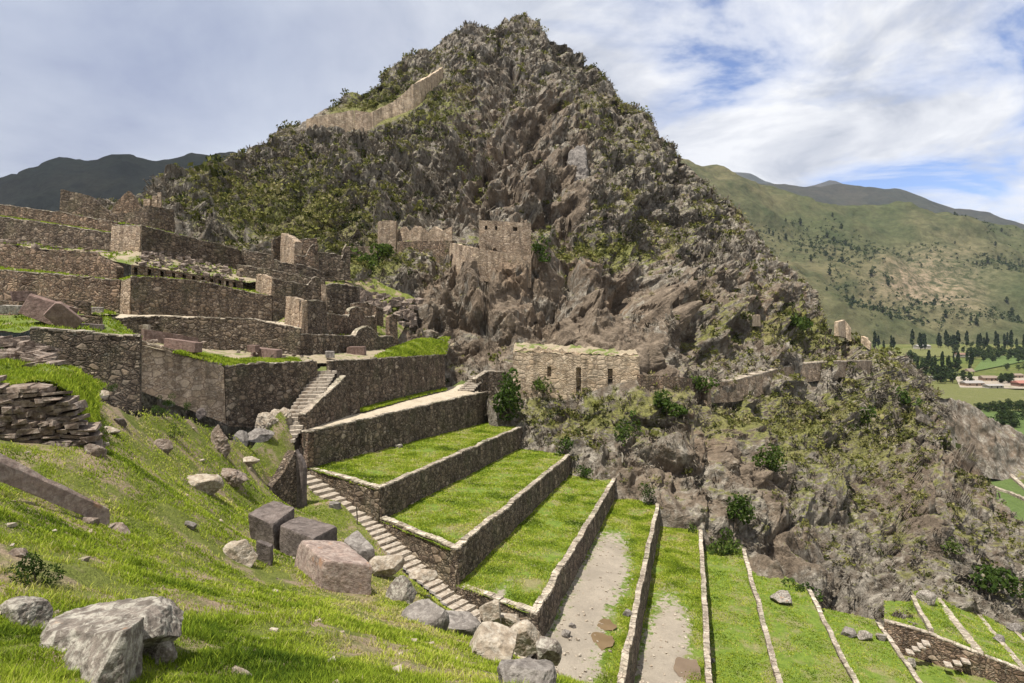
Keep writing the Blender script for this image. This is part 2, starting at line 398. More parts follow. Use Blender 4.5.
def mountain_fn(nt, co, b):
    veg = nd(nt, 'Attribute', {'attribute_name': 'veg'}).outputs['Fac']
    bare = nd(nt, 'Attribute', {'attribute_name': 'bare'}).outputs['Fac']
    bare = math_(nt, 'MULTIPLY', bare, ramp(nt, noise(nt, co, 0.11, 7, 0.65, 0.6), [(0.40, 0.0), (0.58, 1.0)]))
    geo = nd(nt, 'NewGeometry'); nz = nd(nt, 'SeparateXYZ', None, Vector=geo.outputs['Normal']).outputs[2]
    L = noise(nt, co, 0.045, 6, 0.6, 0.3); m = noise(nt, co, 0.35, 7, 0.68, 0.4); f = noise(nt, co, 1.9, 6, 0.72)
    st = nd(nt, 'Mapping', None, Vector=co, Scale=(1.0, 1.0, 0.35)).outputs[0]; s = noise(nt, st, 0.9, 6, 0.7, 0.8)
    tan = mixc(nt, ramp(nt, m, [(0.34, 0), (0.66, 1)]), (0.085, 0.064, 0.045), (0.255, 0.20, 0.145))
    tan = mixc(nt, ramp(nt, L, [(0.54, 0.0), (0.68, 0.45)]), tan, (0.28, 0.19, 0.12))
    gry = mixc(nt, ramp(nt, s, [(0.36, 0), (0.62, 1)]), (0.058, 0.049, 0.036), (0.315, 0.28, 0.228))
    gm = math_(nt, 'SUBTRACT', math_(nt, 'ADD', m, math_(nt, 'MULTIPLY', s, 0.5)), math_(nt, 'MULTIPLY', bare, 0.55))
    col = mixc(nt, ramp(nt, gm, [(0.56, 0), (0.76, 1)]), tan, gry)
    gcol = mixc(nt, ramp(nt, f, [(0.34, 0), (0.64, 1)]), (0.065, 0.072, 0.020), (0.19, 0.19, 0.05))
    gcol = mixc(nt, ramp(nt, L, [(0.42, 0.0), (0.6, 0.6)]), gcol, (0.19, 0.165, 0.07))
    vm = math_(nt, 'ADD', math_(nt, 'MULTIPLY', veg, 0.80), math_(nt, 'MULTIPLY', nz, 0.55))
    vm = math_(nt, 'ADD', vm, math_(nt, 'MULTIPLY', math_(nt, 'SUBTRACT', m, 0.5), 1.6))
    vm = math_(nt, 'SUBTRACT', vm, math_(nt, 'MULTIPLY', bare, 0.30))
    col = mixc(nt, ramp(nt, vm, [(0.52, 0), (0.66, 0.92)]), col, gcol)
    col = mixc(nt, 0.85, col, ramp(nt, f, [(0.25, 0.45), (0.7, 1.35)]), 'MULTIPLY')
    return col, (math_(nt, 'ADD', f, math_(nt, 'MULTIPLY', s, 1.0)), 0.9, 0.5)
M_mount = mat('craggy_mountain', mountain_fn)


def hill_fn(ga, gb, br, rk, sc=1.0, treed=0.0):
    def fn(nt, co, b):
        L = noise(nt, co, 0.0022 * sc, 8, 0.62, 0.4); m = noise(nt, co, 0.012 * sc, 8, 0.7, 0.3); f = noise(nt, co, 0.06 * sc, 6, 0.75)
        col = mixc(nt, ramp(nt, L, [(0.40, 0), (0.62, 1)]), ga, br)
        col = mixc(nt, ramp(nt, m, [(0.44, 0), (0.64, 0.8)]), col, gb)
        rkm = nd(nt, 'Attribute', {'attribute_name': 'bare'}).outputs['Fac']
        col = mixc(nt, math_(nt, 'MULTIPLY', rkm, ramp(nt, f, [(0.4, 0), (0.6, 1)])), col, rk)
        col = mixc(nt, 0.8, col, ramp(nt, f, [(0.28, 0.45), (0.68, 1.35)]), 'MULTIPLY')
        return col, (math_(nt, 'ADD', m, f), 0.6, 8.0 / sc)
    return mat_h(fn)
def mat_h(fn):
    mat_h.n = getattr(mat_h, 'n', 0) + 1
    return mat('hillside.%d' % mat_h.n, fn, 1.0, 0.0)
M_hill = hill_fn((0.066, 0.076, 0.034), (0.038, 0.05, 0.022), (0.118, 0.106, 0.056), (0.25, 0.19, 0.13))
M_hillfar = hill_fn((0.04, 0.045, 0.03), (0.028, 0.032, 0.025), (0.055, 0.05, 0.036), (0.15, 0.12, 0.1), 0.5)
M_hill_cloudshade = hill_fn((0.014, 0.017, 0.014), (0.009, 0.011, 0.0105), (0.02, 0.02, 0.016), (0.02, 0.02, 0.018), 1.0)  # cloud shade over the left mountain is put into this dark colour
M_valley = hill_fn((0.10, 0.12, 0.035), (0.075, 0.095, 0.028), (0.16, 0.15, 0.06), (0.2, 0.18, 0.1), 4.0)

# ------------------------------------------------------------------ terrain: main mountain
M_CTRL = [  # control points of the mountain: image column, image row, hand-set distance
 (446,388,93),(478,378,93),(500,380,94),(520,425,89),(572,455,83),(615,482,79),(663,510,76.5),(703,533,74.5),(745,556,73),(800,592,67),(820,608,64.5),(850,630,63),(890,640,61),
 (912,596,71),(940,600,73),(975,614,73.5),(1024,628,74),(1100,650,75),
 (640,400,90),(575,396,92),(540,400,92),(640,350,98),(575,345,99),(520,345,98),(720,388,102),(790,372,120),(870,362,150),(924,377,172),(835,320,166),(857,340,166),(892,358,168),
 (962,455,118),(1024,528,92),(1100,600,84),(900,480,96),(850,540,79),(800,480,90),(760,430,97),(800,420,107),(700,450,86),(660,440,87),(600,430,88),(560,420,90),(940,560,80),(980,570,80),(950,520,86),
 (760,240,172),(700,160,188),(640,100,203),(560,30,224),(510,15,230),(450,38,222),(385,68,210),(330,105,198),(275,125,188),(240,148,178),(200,166,166),(165,185,150),(120,208,140),(0,222,140),(-80,226,140),
 (-80,260,115),(0,255,113),(120,240,108),(165,228,106),(240,262,99),(300,268,99),(350,270,101),(395,340,91),(420,365,91),
 (345,258,118),(395,246,125),(450,246,126),(505,250,126),(530,262,125),(420,275,116),(450,330,101),(462,370,94),(400,320,98),(375,300,102),
 (600,262,124),(600,300,114),(560,335,100),(700,300,135),(700,350,113),(800,320,150),(760,290,150),(760,350,125),(640,320,110),
 (600,200,150),(520,205,140),(520,150,160),(520,100,185),(430,150,168),(350,170,160),(280,200,140),(200,230,117),(250,245,108),(330,240,118),(400,100,192),(460,80,205),(580,100,205),(650,200,165),(230,180,160),(680,240,160),(450,210,138),(360,125,184),(430,75,206),(310,125,187)]
SIL = [(-80,226),(0,222),(60,218),(120,208),(150,197),(165,185),(200,166),(225,157),(240,149),(265,140),(275,127),(290,123),(300,125),(310,118),(330,105),(345,92),(360,90),(375,80),(385,68),(400,62),(420,50),(440,42),(460,31),(475,28),(490,21),(505,15),(525,15),(545,25),(560,35),(580,50),(600,65),(620,90),(640,105),(655,125),(680,155),(700,176),(730,196),(755,226),(775,251),(800,280),(815,297),(830,320),(857,339),(892,357),(924,377),(942,398),(952,430),(962,454),(982,480),(997,501),(1024,528),(1100,600)]
BOT = [(-80,262),(0,258),(120,243),(165,232),(240,268),(300,275),(350,277),(380,320),(395,345),(446,390),(462,380),(478,380),(485,396),(489,422),(500,432),(520,440),(572,461),(615,488),(663,516),(703,540),(745,562),(800,600),(820,617),(850,638),(885,650),(900,632),(912,602),(940,606),(975,620),(1024,634),(1100,655)]
cs = np.array(M_CTRL, float)
inv = tps_fit(cs[:, :2] / 300.0, 1.0 / cs[:, 2] * 100, 2e-4)
def m_depth(u, v): return 100.0 / np.clip(inv(np.c_[u, v] / 300.0), 0.3, 3.0)

def blob(U, Vv, lst):
    o = np.zeros_like(U)
    for (u, v, ru, rv, s) in lst: o = o + s * np.exp(-(((U - u) / ru) ** 2 + ((Vv - v) / rv) ** 2))
    return o
VEG = [(260,200,95,50,.62),(330,230,80,45,.6),(400,95,60,35,.6),(450,120,40,40,.35),(600,150,40,40,.25),(360,110,30,20,.5),(620,245,60,22,.5),(560,60,40,50,.2),(640,170,30,60,.2),(540,252,100,14,.6),(620,412,120,25,.6),(770,330,80,25,.6),(830,330,40,20,.5),(850,430,80,40,.35),(760,420,60,30,.3),(420,372,40,16,.5),(480,300,30,12,.2),(900,400,50,25,.3),(370,265,30,20,.6),(580,110,25,30,.2),(840,480,70,60,.3),(950,520,60,50,.25),(700,215,30,30,.2)]
BARE = [(560,320,120,45,1.0),(640,330,60,50,.8),(470,310,60,35,.7),(540,150,45,60,.6),(505,210,50,30,.7),(480,120,30,50,.4),(660,480,60,50,.5),(730,470,40,60,.8),(790,560,40,40,.5),(770,300,40,50,.3),(930,500,60,50,.5),(575,180,14,35,.8),(860,330,14,14,.8)]

def build_mountain():
    U = np.arange(-80, 1101, 1.5); nc = len(U); nr = 330
    sil = np.array(SIL); bot = np.array(BOT)
    vt = np.interp(U, sil[:, 0], sil[:, 1]); vb = np.interp(U, bot[:, 0], bot[:, 1]); vb = np.maximum(vb + np.clip((U - 484) / 10, 0, 1) * 14, vt + 5)
    t = np.linspace(0, 1, nr)[:, None]
    VV = vb[None] * (1 - t) + vt[None] * t; UU = np.broadcast_to(U[None], VV.shape)
    d = m_depth(UU.ravel(), VV.ravel()).reshape(VV.shape)
    X = (UU - CU) / F * d; Y = d; Z = -(VV - CV) / F * d
    # far side of the mountain, falling away behind the ridge
    k = np.arange(1, 26)[:, None] * 1.0; step = 3.0
    XB = X[-1:] + 0.12 * k * step * np.sign(X[-1:] - 0); YB = Y[-1:] + k * step; ZB = Z[-1:] - (0.10 * k * step + 0.012 * (k * step) ** 2)
    P = np.stack([np.r_[X, XB], np.r_[Y, YB], np.r_[Z, ZB]], 2); nrr = P.shape[0]
    V = P.reshape(-1, 3); Fq = grid_faces(nrr, nc)
    N = normals(V, Fq)
    UVu = np.r_[UU, np.repeat(UU[-1:], 25, 0)].ravel(); UVv = np.r_[VV, np.repeat(VV[-1:], 25, 0)].ravel()
    veg = np.clip(blob(UVu, UVv, VEG), 0, 1); bare = np.clip(blob(UVu, UVv, BARE), 0, 1)
    D = V[:, 1]; size = np.clip(D / 120.0, 0.6, 1.7)
    edge = np.r_[np.clip((1 - np.linspace(0, 1, nr)) * 0 + np.minimum(1, np.linspace(0, 1, nr) * 14 + 0.12), 0, 1), np.ones(25)]
    amp = np.repeat(edge, nc)
    W = V + 2.5 * np.stack([vnoise(V / 6, 91), vnoise(V / 6, 92), vnoise(V / 6, 93)], 1)
    Q = W * (1, 1, 0.62)
    big = fbm(Q / 26.0, 3, 1); 
    rid = 1 - np.abs(fbm(W * (1, 1, .4) / 13.0, 3, 5)) * 2
    f1, f2, val = voro(Q / 6.5, 3); blk = (val - 0.5) * np.clip((f2 - f1) * 3.0, 0, 1)
    g1, g2, val2 = voro(Q / 2.7, 8); blk2 = (val2 - 0.5) * np.clip((g2 - g1) * 3.5, 0, 1)
    h1, h2, val3 = voro(W * (1, 1, 0.8) / 1.25, 21); blk3 = (val3 - 0.5) * np.clip((h2 - h1) * 4, 0, 1) - np.clip(0.25 - (h2 - h1), 0, 1)
    fine = fbm(V / 0.9, 3, 40)
    # ledges: outward steps with height so that noses overhang
    zz = V[:, 2] / 9.0 + 1.2 * fbm(V * (1, 1, .3) / 22.0, 2, 60); fr = zz - np.floor(zz)
    led = (np.where(fr < 0.8, fr / 0.8, (1 - fr) / 0.2) - 0.5)
    rockiness = np.clip(1.0 - 0.55 * veg, 0.35, 1)
    soft = rockiness
    gul = 1 - 2 * np.abs(fbm((W + np.c_[W[:, 2] * -.35, W[:, 2] * 0, W[:, 2] * 0]) * (1, .35, .22) / 17.0, 4, 15)); gul2 = 1 - 2 * np.abs(fbm((W + np.c_[W[:, 2] * -.3, W[:, 2] * 0, W[:, 2] * 0]) * (1, .4, .25) / 6.5, 3, 17))
    disp = (4.0 * big + 0.8 * rid + 4.2 * (gul - .35) + 1.5 * (gul2 - .35) + 2.4 * led) * soft + (4.4 * blk + 1.9 * blk2) * soft + (0.75 * blk3 + 0.35 * fine) * np.clip(size, .6, 1.3)
    crease = np.clip(0.16 - (f2 - f1), 0, 1) * 6 + np.clip(0.14 - (g2 - g1), 0, 1) * 3
    disp = disp - crease * soft
    disp -= np.median(disp[:nr * nc])
    tt_ = np.r_[np.repeat(np.linspace(0, 1, nr), nc), np.ones(25 * nc)]; disp = np.where(disp > 0, disp * (1 - .55 * np.clip((tt_ - .80) / .2, 0, 1)), disp)
    disp -= 1.0 * np.clip((tt_ - .8) / .2, 0, 1)
    right = np.clip((V[:, 0] - 20) / 25, 0, 1) * np.clip((10 - V[:, 2]) / 10, 0, 1)
    disp = disp * amp * (1 + 0.25 * right) * np.clip(D / 105, 0.72, 1.25)
    # keep the ground near the ruins and the cliff buildings calm
    calm = blob(UVu, UVv, [(425,240,50,14,.85),(505,240,36,20,.85),(375,110,75,16,.7),(750,378,60,7,.8),(840,362,50,6,.8),(690,388,40,7,.8)])
    calm = calm + .97 * np.exp(-(((UVu - 575) / 84) ** 4 + ((UVv - 380) / 36) ** 4)) + .9 * np.exp(-(((UVu - 375) / 80) ** 4 + ((UVv - (np.interp(UVu, [306, 354, 372, 392, 413, 443], [124, 119, 118, 110, 95, 72]))) / 13) ** 4))
    disp *= 1 - np.clip(calm, 0, 0.95)
    N2 = N.copy(); N2[:, 2] *= 0.6; N2 /= np.linalg.norm(N2, axis=1)[:, None]
    V2 = V + N2 * disp[:, None]
    o = mesh_np('mountain_terrain', V2, Fq, M_mount, attrs={'veg': veg, 'bare': bare}, origin=False)
    tag(o, 'steep craggy brown and grey mountain with green scrub rising behind the ruins', 'mountain', kind='structure')
    return V2, Fq, veg, bare, UVu, UVv, nr, nc
MV, MF, MVEG, MBARE, MU, MVv, MNR, MNC = build_mountain()
MN = normals(MV, MF)
# lookup from an image pixel to the modelled rock surface, for seating things on it
_grid = MV[:MNR * MNC]; 
_pu = CU + F * _grid[:, 0] / _grid[:, 1]; _pv = CV - F * _grid[:, 2] / _grid[:, 1]
def on_rock(u, v, rad=4.0):
    m = (np.abs(_pu - u) < rad) & (np.abs(_pv - v) < rad)
    if not m.any(): return A(u, v, float(m_depth(np.array([u]), np.array([v]))[0]))
    i = np.where(m)[0]; i = i[np.argsort(_grid[i, 1])[:max(1, len(i) // 2)]]
    return A(u, v, np.median(_grid[i, 1]))


def relief(name, top, botv, d_top, d_bot, mt, u0, u1, du, nr, namp, nscale, label, cat, bare=None, back=True, seed=0, curve=1.0, toplist=None):
    U = np.arange(u0, u1 + du, du); nc = len(U)
    tp = np.array(top, float); vt = np.interp(U, tp[:, 0], tp[:, 1])
    bt = np.array(botv, float); vb = np.interp(U, bt[:, 0], bt[:, 1])
    dt = np.interp(U, [x[0] for x in d_top], [x[1] for x in d_top]); db = np.interp(U, [x[0] for x in d_bot], [x[1] for x in d_bot])
    t = np.linspace(0, 1, nr)[:, None]
    VV = vb * (1 - t) + vt * t; inv_ = (1 / db) * (1 - t ** curve) + (1 / dt) * t ** curve; d = 1 / inv_
    X = (U[None] - CU) / F * d; Z = -(VV - CV) / F * d; Y = d
    k = np.arange(1, 8)[:, None]; s = d[-1:] * 0.04
    P = np.stack([np.r_[X, X[-1:] + 0 * k], np.r_[Y, Y[-1:] + k * s], np.r_[Z, Z[-1:] - k * s * 0.5]], 2); V = P.reshape(-1, 3); Fq = grid_faces(P.shape[0], nc)
    N = normals(V, Fq)
    nv = fbm(V * (1, 1, .7) / nscale, 6, seed + 50); rg = 1 - 2 * np.abs(fbm(V * (1, .7, .35) / (nscale * 1.7), 4, seed + 80))
    tt = np.r_[np.repeat(t[:, 0], nc), np.ones(7 * nc)]
    V = V + N * ((nv + 0.8 * rg * 0.6) * namp * np.clip(tt * 6, 0.1, 1))[:, None]
    uu = np.tile(U, P.shape[0]); vv = np.r_[VV, np.repeat(VV[-1:], 7, 0)].ravel()
    o = mesh_np(name, V, Fq, mt, attrs={'bare': np.clip(blob(uu, vv, bare or []), 0, 1)}, origin=False, smooth=True)
    tag(o, label, cat, kind='structure')
    return V, P.shape[0], nc, uu, vv

HA = relief('hill', [(560,150),(640,155),(685,163),(720,172),(760,188),(800,197),(840,206),(900,210),(950,213),(985,222),(1024,238),(1120,280)],
            [(560,352),(1120,352)], [(560,1900),(1120,2000)], [(560,1150),(1120,1150)], M_hill, 560, 1110, 3, 90, 42, 260,
            'broad green and tan hillside across the valley, dotted with dark trees', 'hill', bare=[(925,275,45,25,.8),(960,300,30,20,.5),(900,290,25,12,.6)], seed=1)
HC = relief('hill', [(700,178),(760,186),(800,191),(815,190),(845,188),(870,190),(900,192),(925,197),(960,206),(990,213),(1024,223),(1120,250)],
            [(700,240),(1120,300)], [(700,4300),(1120,4300)], [(700,3300),(1120,3300)], M_hillfar, 700, 1110, 5, 40, 60, 700, 'dark far ridge beyond the green hillside', 'hill', seed=2)
HD = relief('hill', [(690,186),(735,176),(748,175),(770,183),(800,195),(806,189),(830,184),(850,190),(900,205),(1120,260)],
            [(690,240),(1120,300)], [(690,7500),(1120,7500)], [(690,6000),(1120,6000)], M_hillfar, 690, 1110, 5, 30, 90, 900, 'farthest blue mountain summits peeping over the ridge', 'hill', seed=3)
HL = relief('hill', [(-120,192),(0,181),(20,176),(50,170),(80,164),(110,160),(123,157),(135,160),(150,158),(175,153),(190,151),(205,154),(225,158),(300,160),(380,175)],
            [(-120,330),(380,330)], [(-120,1700),(380,1700)], [(-120,900),(380,900)], M_hill_cloudshade, -120, 380, 4, 60, 26, 180, 'mountain behind the left ruins, cloud shade painted into its dark colour', 'hill', seed=4)
R2 = relief('ridge', [(880,380),(905,384),(924,392),(947,397),(970,406),(994,420),(1024,436),(1110,480)], [(880,470),(940,470),(962,474),(1000,480),(1024,486),(1110,520)],
            [(880,215),(1110,262)], [(880,200),(1110,236)], M_mount, 880, 1108, 1.5, 60, 2.4, 9, 'low rocky brown ridge above the valley fields', 'ridge', bare=[(1000,445,50,14,.8),(960,425,20,15,.5)], seed=5)

# valley floor: one sheet out to the far hills
ZV = -62.0
def sheet(name, nx, ny, x0, x1, y0, y1, z, mt, label, cat, amp=1.5):
    gx, gy = np.meshgrid(np.linspace(x0, x1, nx), np.linspace(y0, y1, ny)); V = np.stack([gx.ravel(), gy.ravel(), np.full(gx.size, z)], 1)
    V[:, 2] += amp * vnoise(V / 90, 5)
    o = mesh_np(name, V, grid_faces(ny, nx), mt, attrs={'bare': np.zeros(len(V))}, origin=False, smooth=True)
    return tag(o, label, cat, kind='structure')
sheet('valley_ground', 120, 120, -3500, 3500, 130, 4500, ZV - 0.6, M_valley, 'wide green valley floor below the mountain', 'ground', 0.3)


def poly_field(name, uvs, mt, label, dz=0.05, z=ZV, fine=6):
    """a field on the valley floor from its corners in image pixels (quad)"""
    q = [A(u, v, (-z) * F / (v - CV)) for u, v in uvs]; a, b, c, d = q; n = fine
    V = []
    for i in range(n):
        for j in range(n):
            s, t = i / (n - 1), j / (n - 1); p = (a * (1 - t) + b * t) * (1 - s) + (d * (1 - t) + c * t) * s
            V.append((p[0], p[1], z + dz + 0.35))
    o = mesh_np(name, V, grid_faces(n, n)[:, ::-1], mt, origin=True)
    return tag(o, label, 'field', kind='structure')
M_fbright = mat('bright_crop', soil_grass_fn((0.08, 0.12, 0.03), (0.11, 0.155, 0.042), (0.13, 0.14, 0.06), (0.6, 0.75), 0.12))
M_folive = mat('olive_crop', soil_grass_fn((0.105, 0.115, 0.032), (0.15, 0.15, 0.05), (0.2, 0.18, 0.09), (0.55, 0.75), 0.12))
M_fdirt = mat('farm_yard', soil_grass_fn((0.30, 0.25, 0.19), (0.36, 0.31, 0.25), (0.16, 0.17, 0.07), (0.56, 0.7), 0.12))
poly_field('field', [(972,372),(1012,364),(1075,352),(985,357)], M_fbright, 'bright green crop field behind the farm roofs', 0.10)
poly_field('field', [(938,408),(1080,426),(1080,397),(925,381)], M_folive, 'olive strip of crop field below the farm roofs', 0.06)
poly_field('field', [(990,446),(1090,452),(1090,412),(965,411)], M_fbright, 'green field strip beyond the low rocky ridge', 0.14)
poly_field('field', [(898,357),(985,356),(990,347.5),(903,348)], M_folive, 'pale terraced fields beyond the tree clump', 0.08)
poly_field('farm_yard', [(960,388),(1060,390),(1060,376),(955,377)], M_fdirt, 'bare farm yard among the valley roofs', 0.12)
poly_field('field', [(955,478),(1075,575),(1100,520),(965,457)], M_fbright, 'flat green terrace field below the low rocky ridge', 0.10, fine=12)

# ------------------------------------------------------------------ terraces
TD = np.array((0.297, 1.0)); TD /= np.linalg.norm(TD); TN = np.array((TD[1], -TD[0]))   # along the terraces / outwards


def rag_wall(name, P, zb, mats, label=None, cat=None, group=None, thick=0.55, side=None, step=0.4, rag=0.08, face=0.07, batter=0.06, rows=7, seed=None, cope=None, copelab=None, parent=None, notch=None):
    """rubble wall swept along top points P; zb base heights; side = horizontal direction of its back"""
    P = np.asarray(P, float); seed = seed if seed is not None else int(abs(P[0, 0] * 13 + P[0, 1] * 7 + P[0, 2])) % 997
    L = np.linalg.norm(np.diff(P[:, :2], axis=0), axis=1); S = np.r_[0, np.cumsum(L)]
    n = max(4, int(S[-1] / step) + 1); s = np.unique(np.r_[np.linspace(0, S[-1], n), S]); n = len(s)
    T = np.stack([np.interp(s, S, P[:, k]) for k in range(3)], 1); B = np.interp(s, S, zb)
    wv = np.minimum(1, np.minimum(s, S[-1] - s) / 2.5) * min(1, S[-1] / 8); q0 = np.c_[s / 5.0, s * 0 + seed, s * 0 + 2]; ex0 = np.array((1, 0)) 
    t = np.gradient(T[:, :2], axis=0); t /= np.linalg.norm(t, axis=1)[:, None] + 1e-9
    nb = np.stack([-t[:, 1], t[:, 0]], 1)
    mid = P.mean(0)[:2]; ref = np.array(side if side is not None else mid / (np.linalg.norm(mid) + 1e-9))
    nb *= np.where((nb @ ref) >= 0, 1, -1)[:, None] if True else 1
    T[:, :2] += nb * (.16 * wv * fbm(q0, 2, seed))[:, None]; T[:, 2] += .11 * wv * fbm(q0 * 1.3 + 7, 2, seed + 1)
    H = np.maximum(T[:, 2] - B, 0.05)
    rz = rag * (vnoise(np.c_[s * 0.9, s * 0 + seed, s * 0], seed) + 0.8 * vnoise(np.c_[s * 3.1, s * 0 + seed, s * 0 + 3], seed) + (np.round(vnoise(np.c_[s * 1.7, s * 0, s * 0 + seed], seed) * 2) / 2))
    topz = T[:, 2] + rz
    if notch is not None: topz = np.minimum(topz, notch(s))
    prof = []
    for r in range(rows):
        f = r / (rows - 1); off = -batter * (1 - f) * H
        prof.append(np.c_[T[:, :2] + nb * off[:, None], B + (topz - B) * f])
    for f in (0.5, 1.0): prof.append(np.c_[T[:, :2] + nb * (thick * f), topz + 0.02 * np.sin(s * 5 + f)])
    for r in range(1, 3): prof.append(np.c_[T[:, :2] + nb * thick, topz + (B - topz) * r / 2])
    G = np.stack(prof, 1); m = G.shape[1]
    V = G.reshape(-1, 3); J = np.stack([vnoise(V * 2.3 + q * 9, seed + q) for q in range(3)], 1)
    V = V + J * (face, face, face * .5)
    Fq = grid_faces(n, m)
    x = np.cross(V[Fq[0, 2]] - V[Fq[0, 0]], V[Fq[0, 3]] - V[Fq[0, 1]])
    if x[:2] @ nb[0] > 0: Fq = Fq[:, ::-1]
    a = np.arange(m // 2); caps = []
    for e in (0, (n - 1) * m):
        for i in range(m // 2): caps.append((e + i, e + i + 1, e + m - 2 - i, e + m - 1 - i) if i + 1 < m - 2 - i else None)
    caps = np.array([c for c in caps if c]); Fq = np.r_[Fq, caps]
    org = np.array((P[:, 0].mean(), P[:, 1].mean(), float(np.min(zb))))
    o = mesh_np(name, V, Fq, mats, origin=org, parent=parent)
    if label: tag(o, label, cat or 'wall', group)
    if cope:
        mb = MB(); p = 0.0
        while p < S[-1] - 0.15:
            w = random.uniform(0.35, 0.8) * cope[1]; w = min(w, S[-1] - p)
            q = p + w / 2; i = np.argmin(np.abs(s - q))
            x = np.interp(q, s, T[:, 0]); y = np.interp(q, s, T[:, 1]); z = np.interp(q, s, topz)
            hz = random.uniform(0.05, 0.085) * cope[1]; wd = thick * random.uniform(0.44, 0.54)
            slope = (np.interp(min(q + .4, S[-1]), S, P[:, 2]) - np.interp(max(q - .4, 0), S, P[:, 2])) / max(0.3, min(q + .4, S[-1]) - max(q - .4, 0))
            b0 = len(mb.v)
            mb.box((x + nb[i, 0] * thick * .47, y + nb[i, 1] * thick * .47, z + hz * .7), w / 2 * .97, wd, hz, math.atan2(t[i, 1], t[i, 0]), 0.025)
            tx, ty = t[i]
            mb.v[b0:] = [(a_, b_, c_ + slope * ((a_ - x) * tx + (b_ - y) * ty)) for a_, b_, c_ in mb.v[b0:]]
            p += w
        co_ = mb.build('coping', cope[0], o)
        if copelab: co_['label'] = copelab
    return o


def uvwall(name, pts, mats, label, group=None, cat='wall', deep=1.5, **kw):
    """wall from image pixels (column, row of top, row of base, hand-set distance)"""
    P = [A(u, vt, d) for u, vt, vb, d in pts]; zb = [A(u, vb, d)[2] - deep for u, vt, vb, d in pts]
    if 'ruin' in name and kw.get('rag', .1) < .2: kw['rag'] = kw.get('rag', .08) * 2.0 + .03; kw.setdefault('step', .3); kw.setdefault('cope', (M_cope, .75) if abs(pts[-1][0] - pts[0][0]) > 20 and 'gable' not in name and kw['rag'] < .3 else None)  # pale copings on long ruin walls paint their sunlit top edges
    return rag_wall(name, P, zb, mats, label, cat, group, **kw)


def loft(name, lines, mt, label=None, nu=60, nv=14, amp=0.12, cat='ground', kind='structure', sc=1.6, attrs=None, lift=0.0, smooth=True):
    """ground skin through successive polylines of points"""
    Ls = [resample(l, nu) for l in lines]; rows = []
    for a, b in zip(Ls[:-1], Ls[1:]):
        for k in range(nv): rows.append(a + (b - a) * k / nv)
    rows.append(Ls[-1]); G = np.stack(rows, 0); V = G.reshape(-1, 3)
    V = V + np.c_[np.zeros((len(V), 2)), amp * fbm(V / sc, 4, 3) + lift]
    Fq = grid_faces(G.shape[0], nu)
    if normals(V, Fq)[:, 2].mean() < 0: Fq = Fq[:, ::-1]
    at = attrs(V, G.shape[0], nu) if attrs else None
    o = mesh_np(name, V, Fq, mt, attrs=at, origin=True, smooth=smooth)
    if label: tag(o, label, cat, kind=kind)
    return o, V, Fq

def Lpt(x47, z47, y): return np.array((x47 + 0.297 * (y - 47), y, z47 - 0.063 * (y - 47)))
NEAR = [A(308, 432, 52), A(380, 489, 47), A(457, 550, 41), A(537, 614, 37.5)]
FAR = [A(478, 394, 88), A(524, 426, 87), A(573, 453, 82.5), A(616, 479, 78.5)]
for x47, z47, y0, y1 in ((10.1, -22.2, 27, 75.5), (15.4, -24.7, 26, 73.5), (20.6, -27.0, 26, 72), (27.2, -29.3, 26, 63.5), (33.9, -31.6, 26, 60.5)):
    NEAR.append(Lpt(x47, z47, y0)); FAR.append(Lpt(x47, z47, y1))
WH = [2.9, 2.45, 2.35, 2.3, 2.3, 2.2, 2.1, 2.0, 2.0]
WLAB = ['stone retaining wall carrying the tan walkway above the uppermost lawn terrace',
 'stone retaining wall in front of the uppermost lawn terrace', 'stone retaining wall in front of the second lawn terrace, counted down from the walkway',
 'stone retaining wall above the widest gravel path with two puddles', 'narrow terrace wall between the two worn gravel terraces',
 'pale-topped terrace wall right of the second gravel terrace with one puddle', 'pale coping line between the two plain lawns right of the gravel terraces',
 'pale coping line left of the lawn with rocks at its upper end', 'lowest pale coping line beside the wall with projecting steps']
for k in range(9):
    n_, f_ = NEAR[k].copy(), FAR[k].copy(); dv = (f_ - n_); ln = np.linalg.norm(dv); f_ = f_ + dv / ln * (6.0 if k == 0 else 2.5)
    rag_wall('terrace_wall', [n_, n_ * .5 + f_ * .5, f_], [n_[2] - WH[k] - 1.2, (n_[2] + f_[2]) / 2 - WH[k] - 2.0, f_[2] - WH[k] - 2.5], M_wall, WLAB[k], 'retaining wall',
             'long terrace retaining walls', thick=0.5 if k < 4 else 0.42, side=-TN, rag=0.045, face=0.06, step=0.45, cope=(M_cope, 1.0))

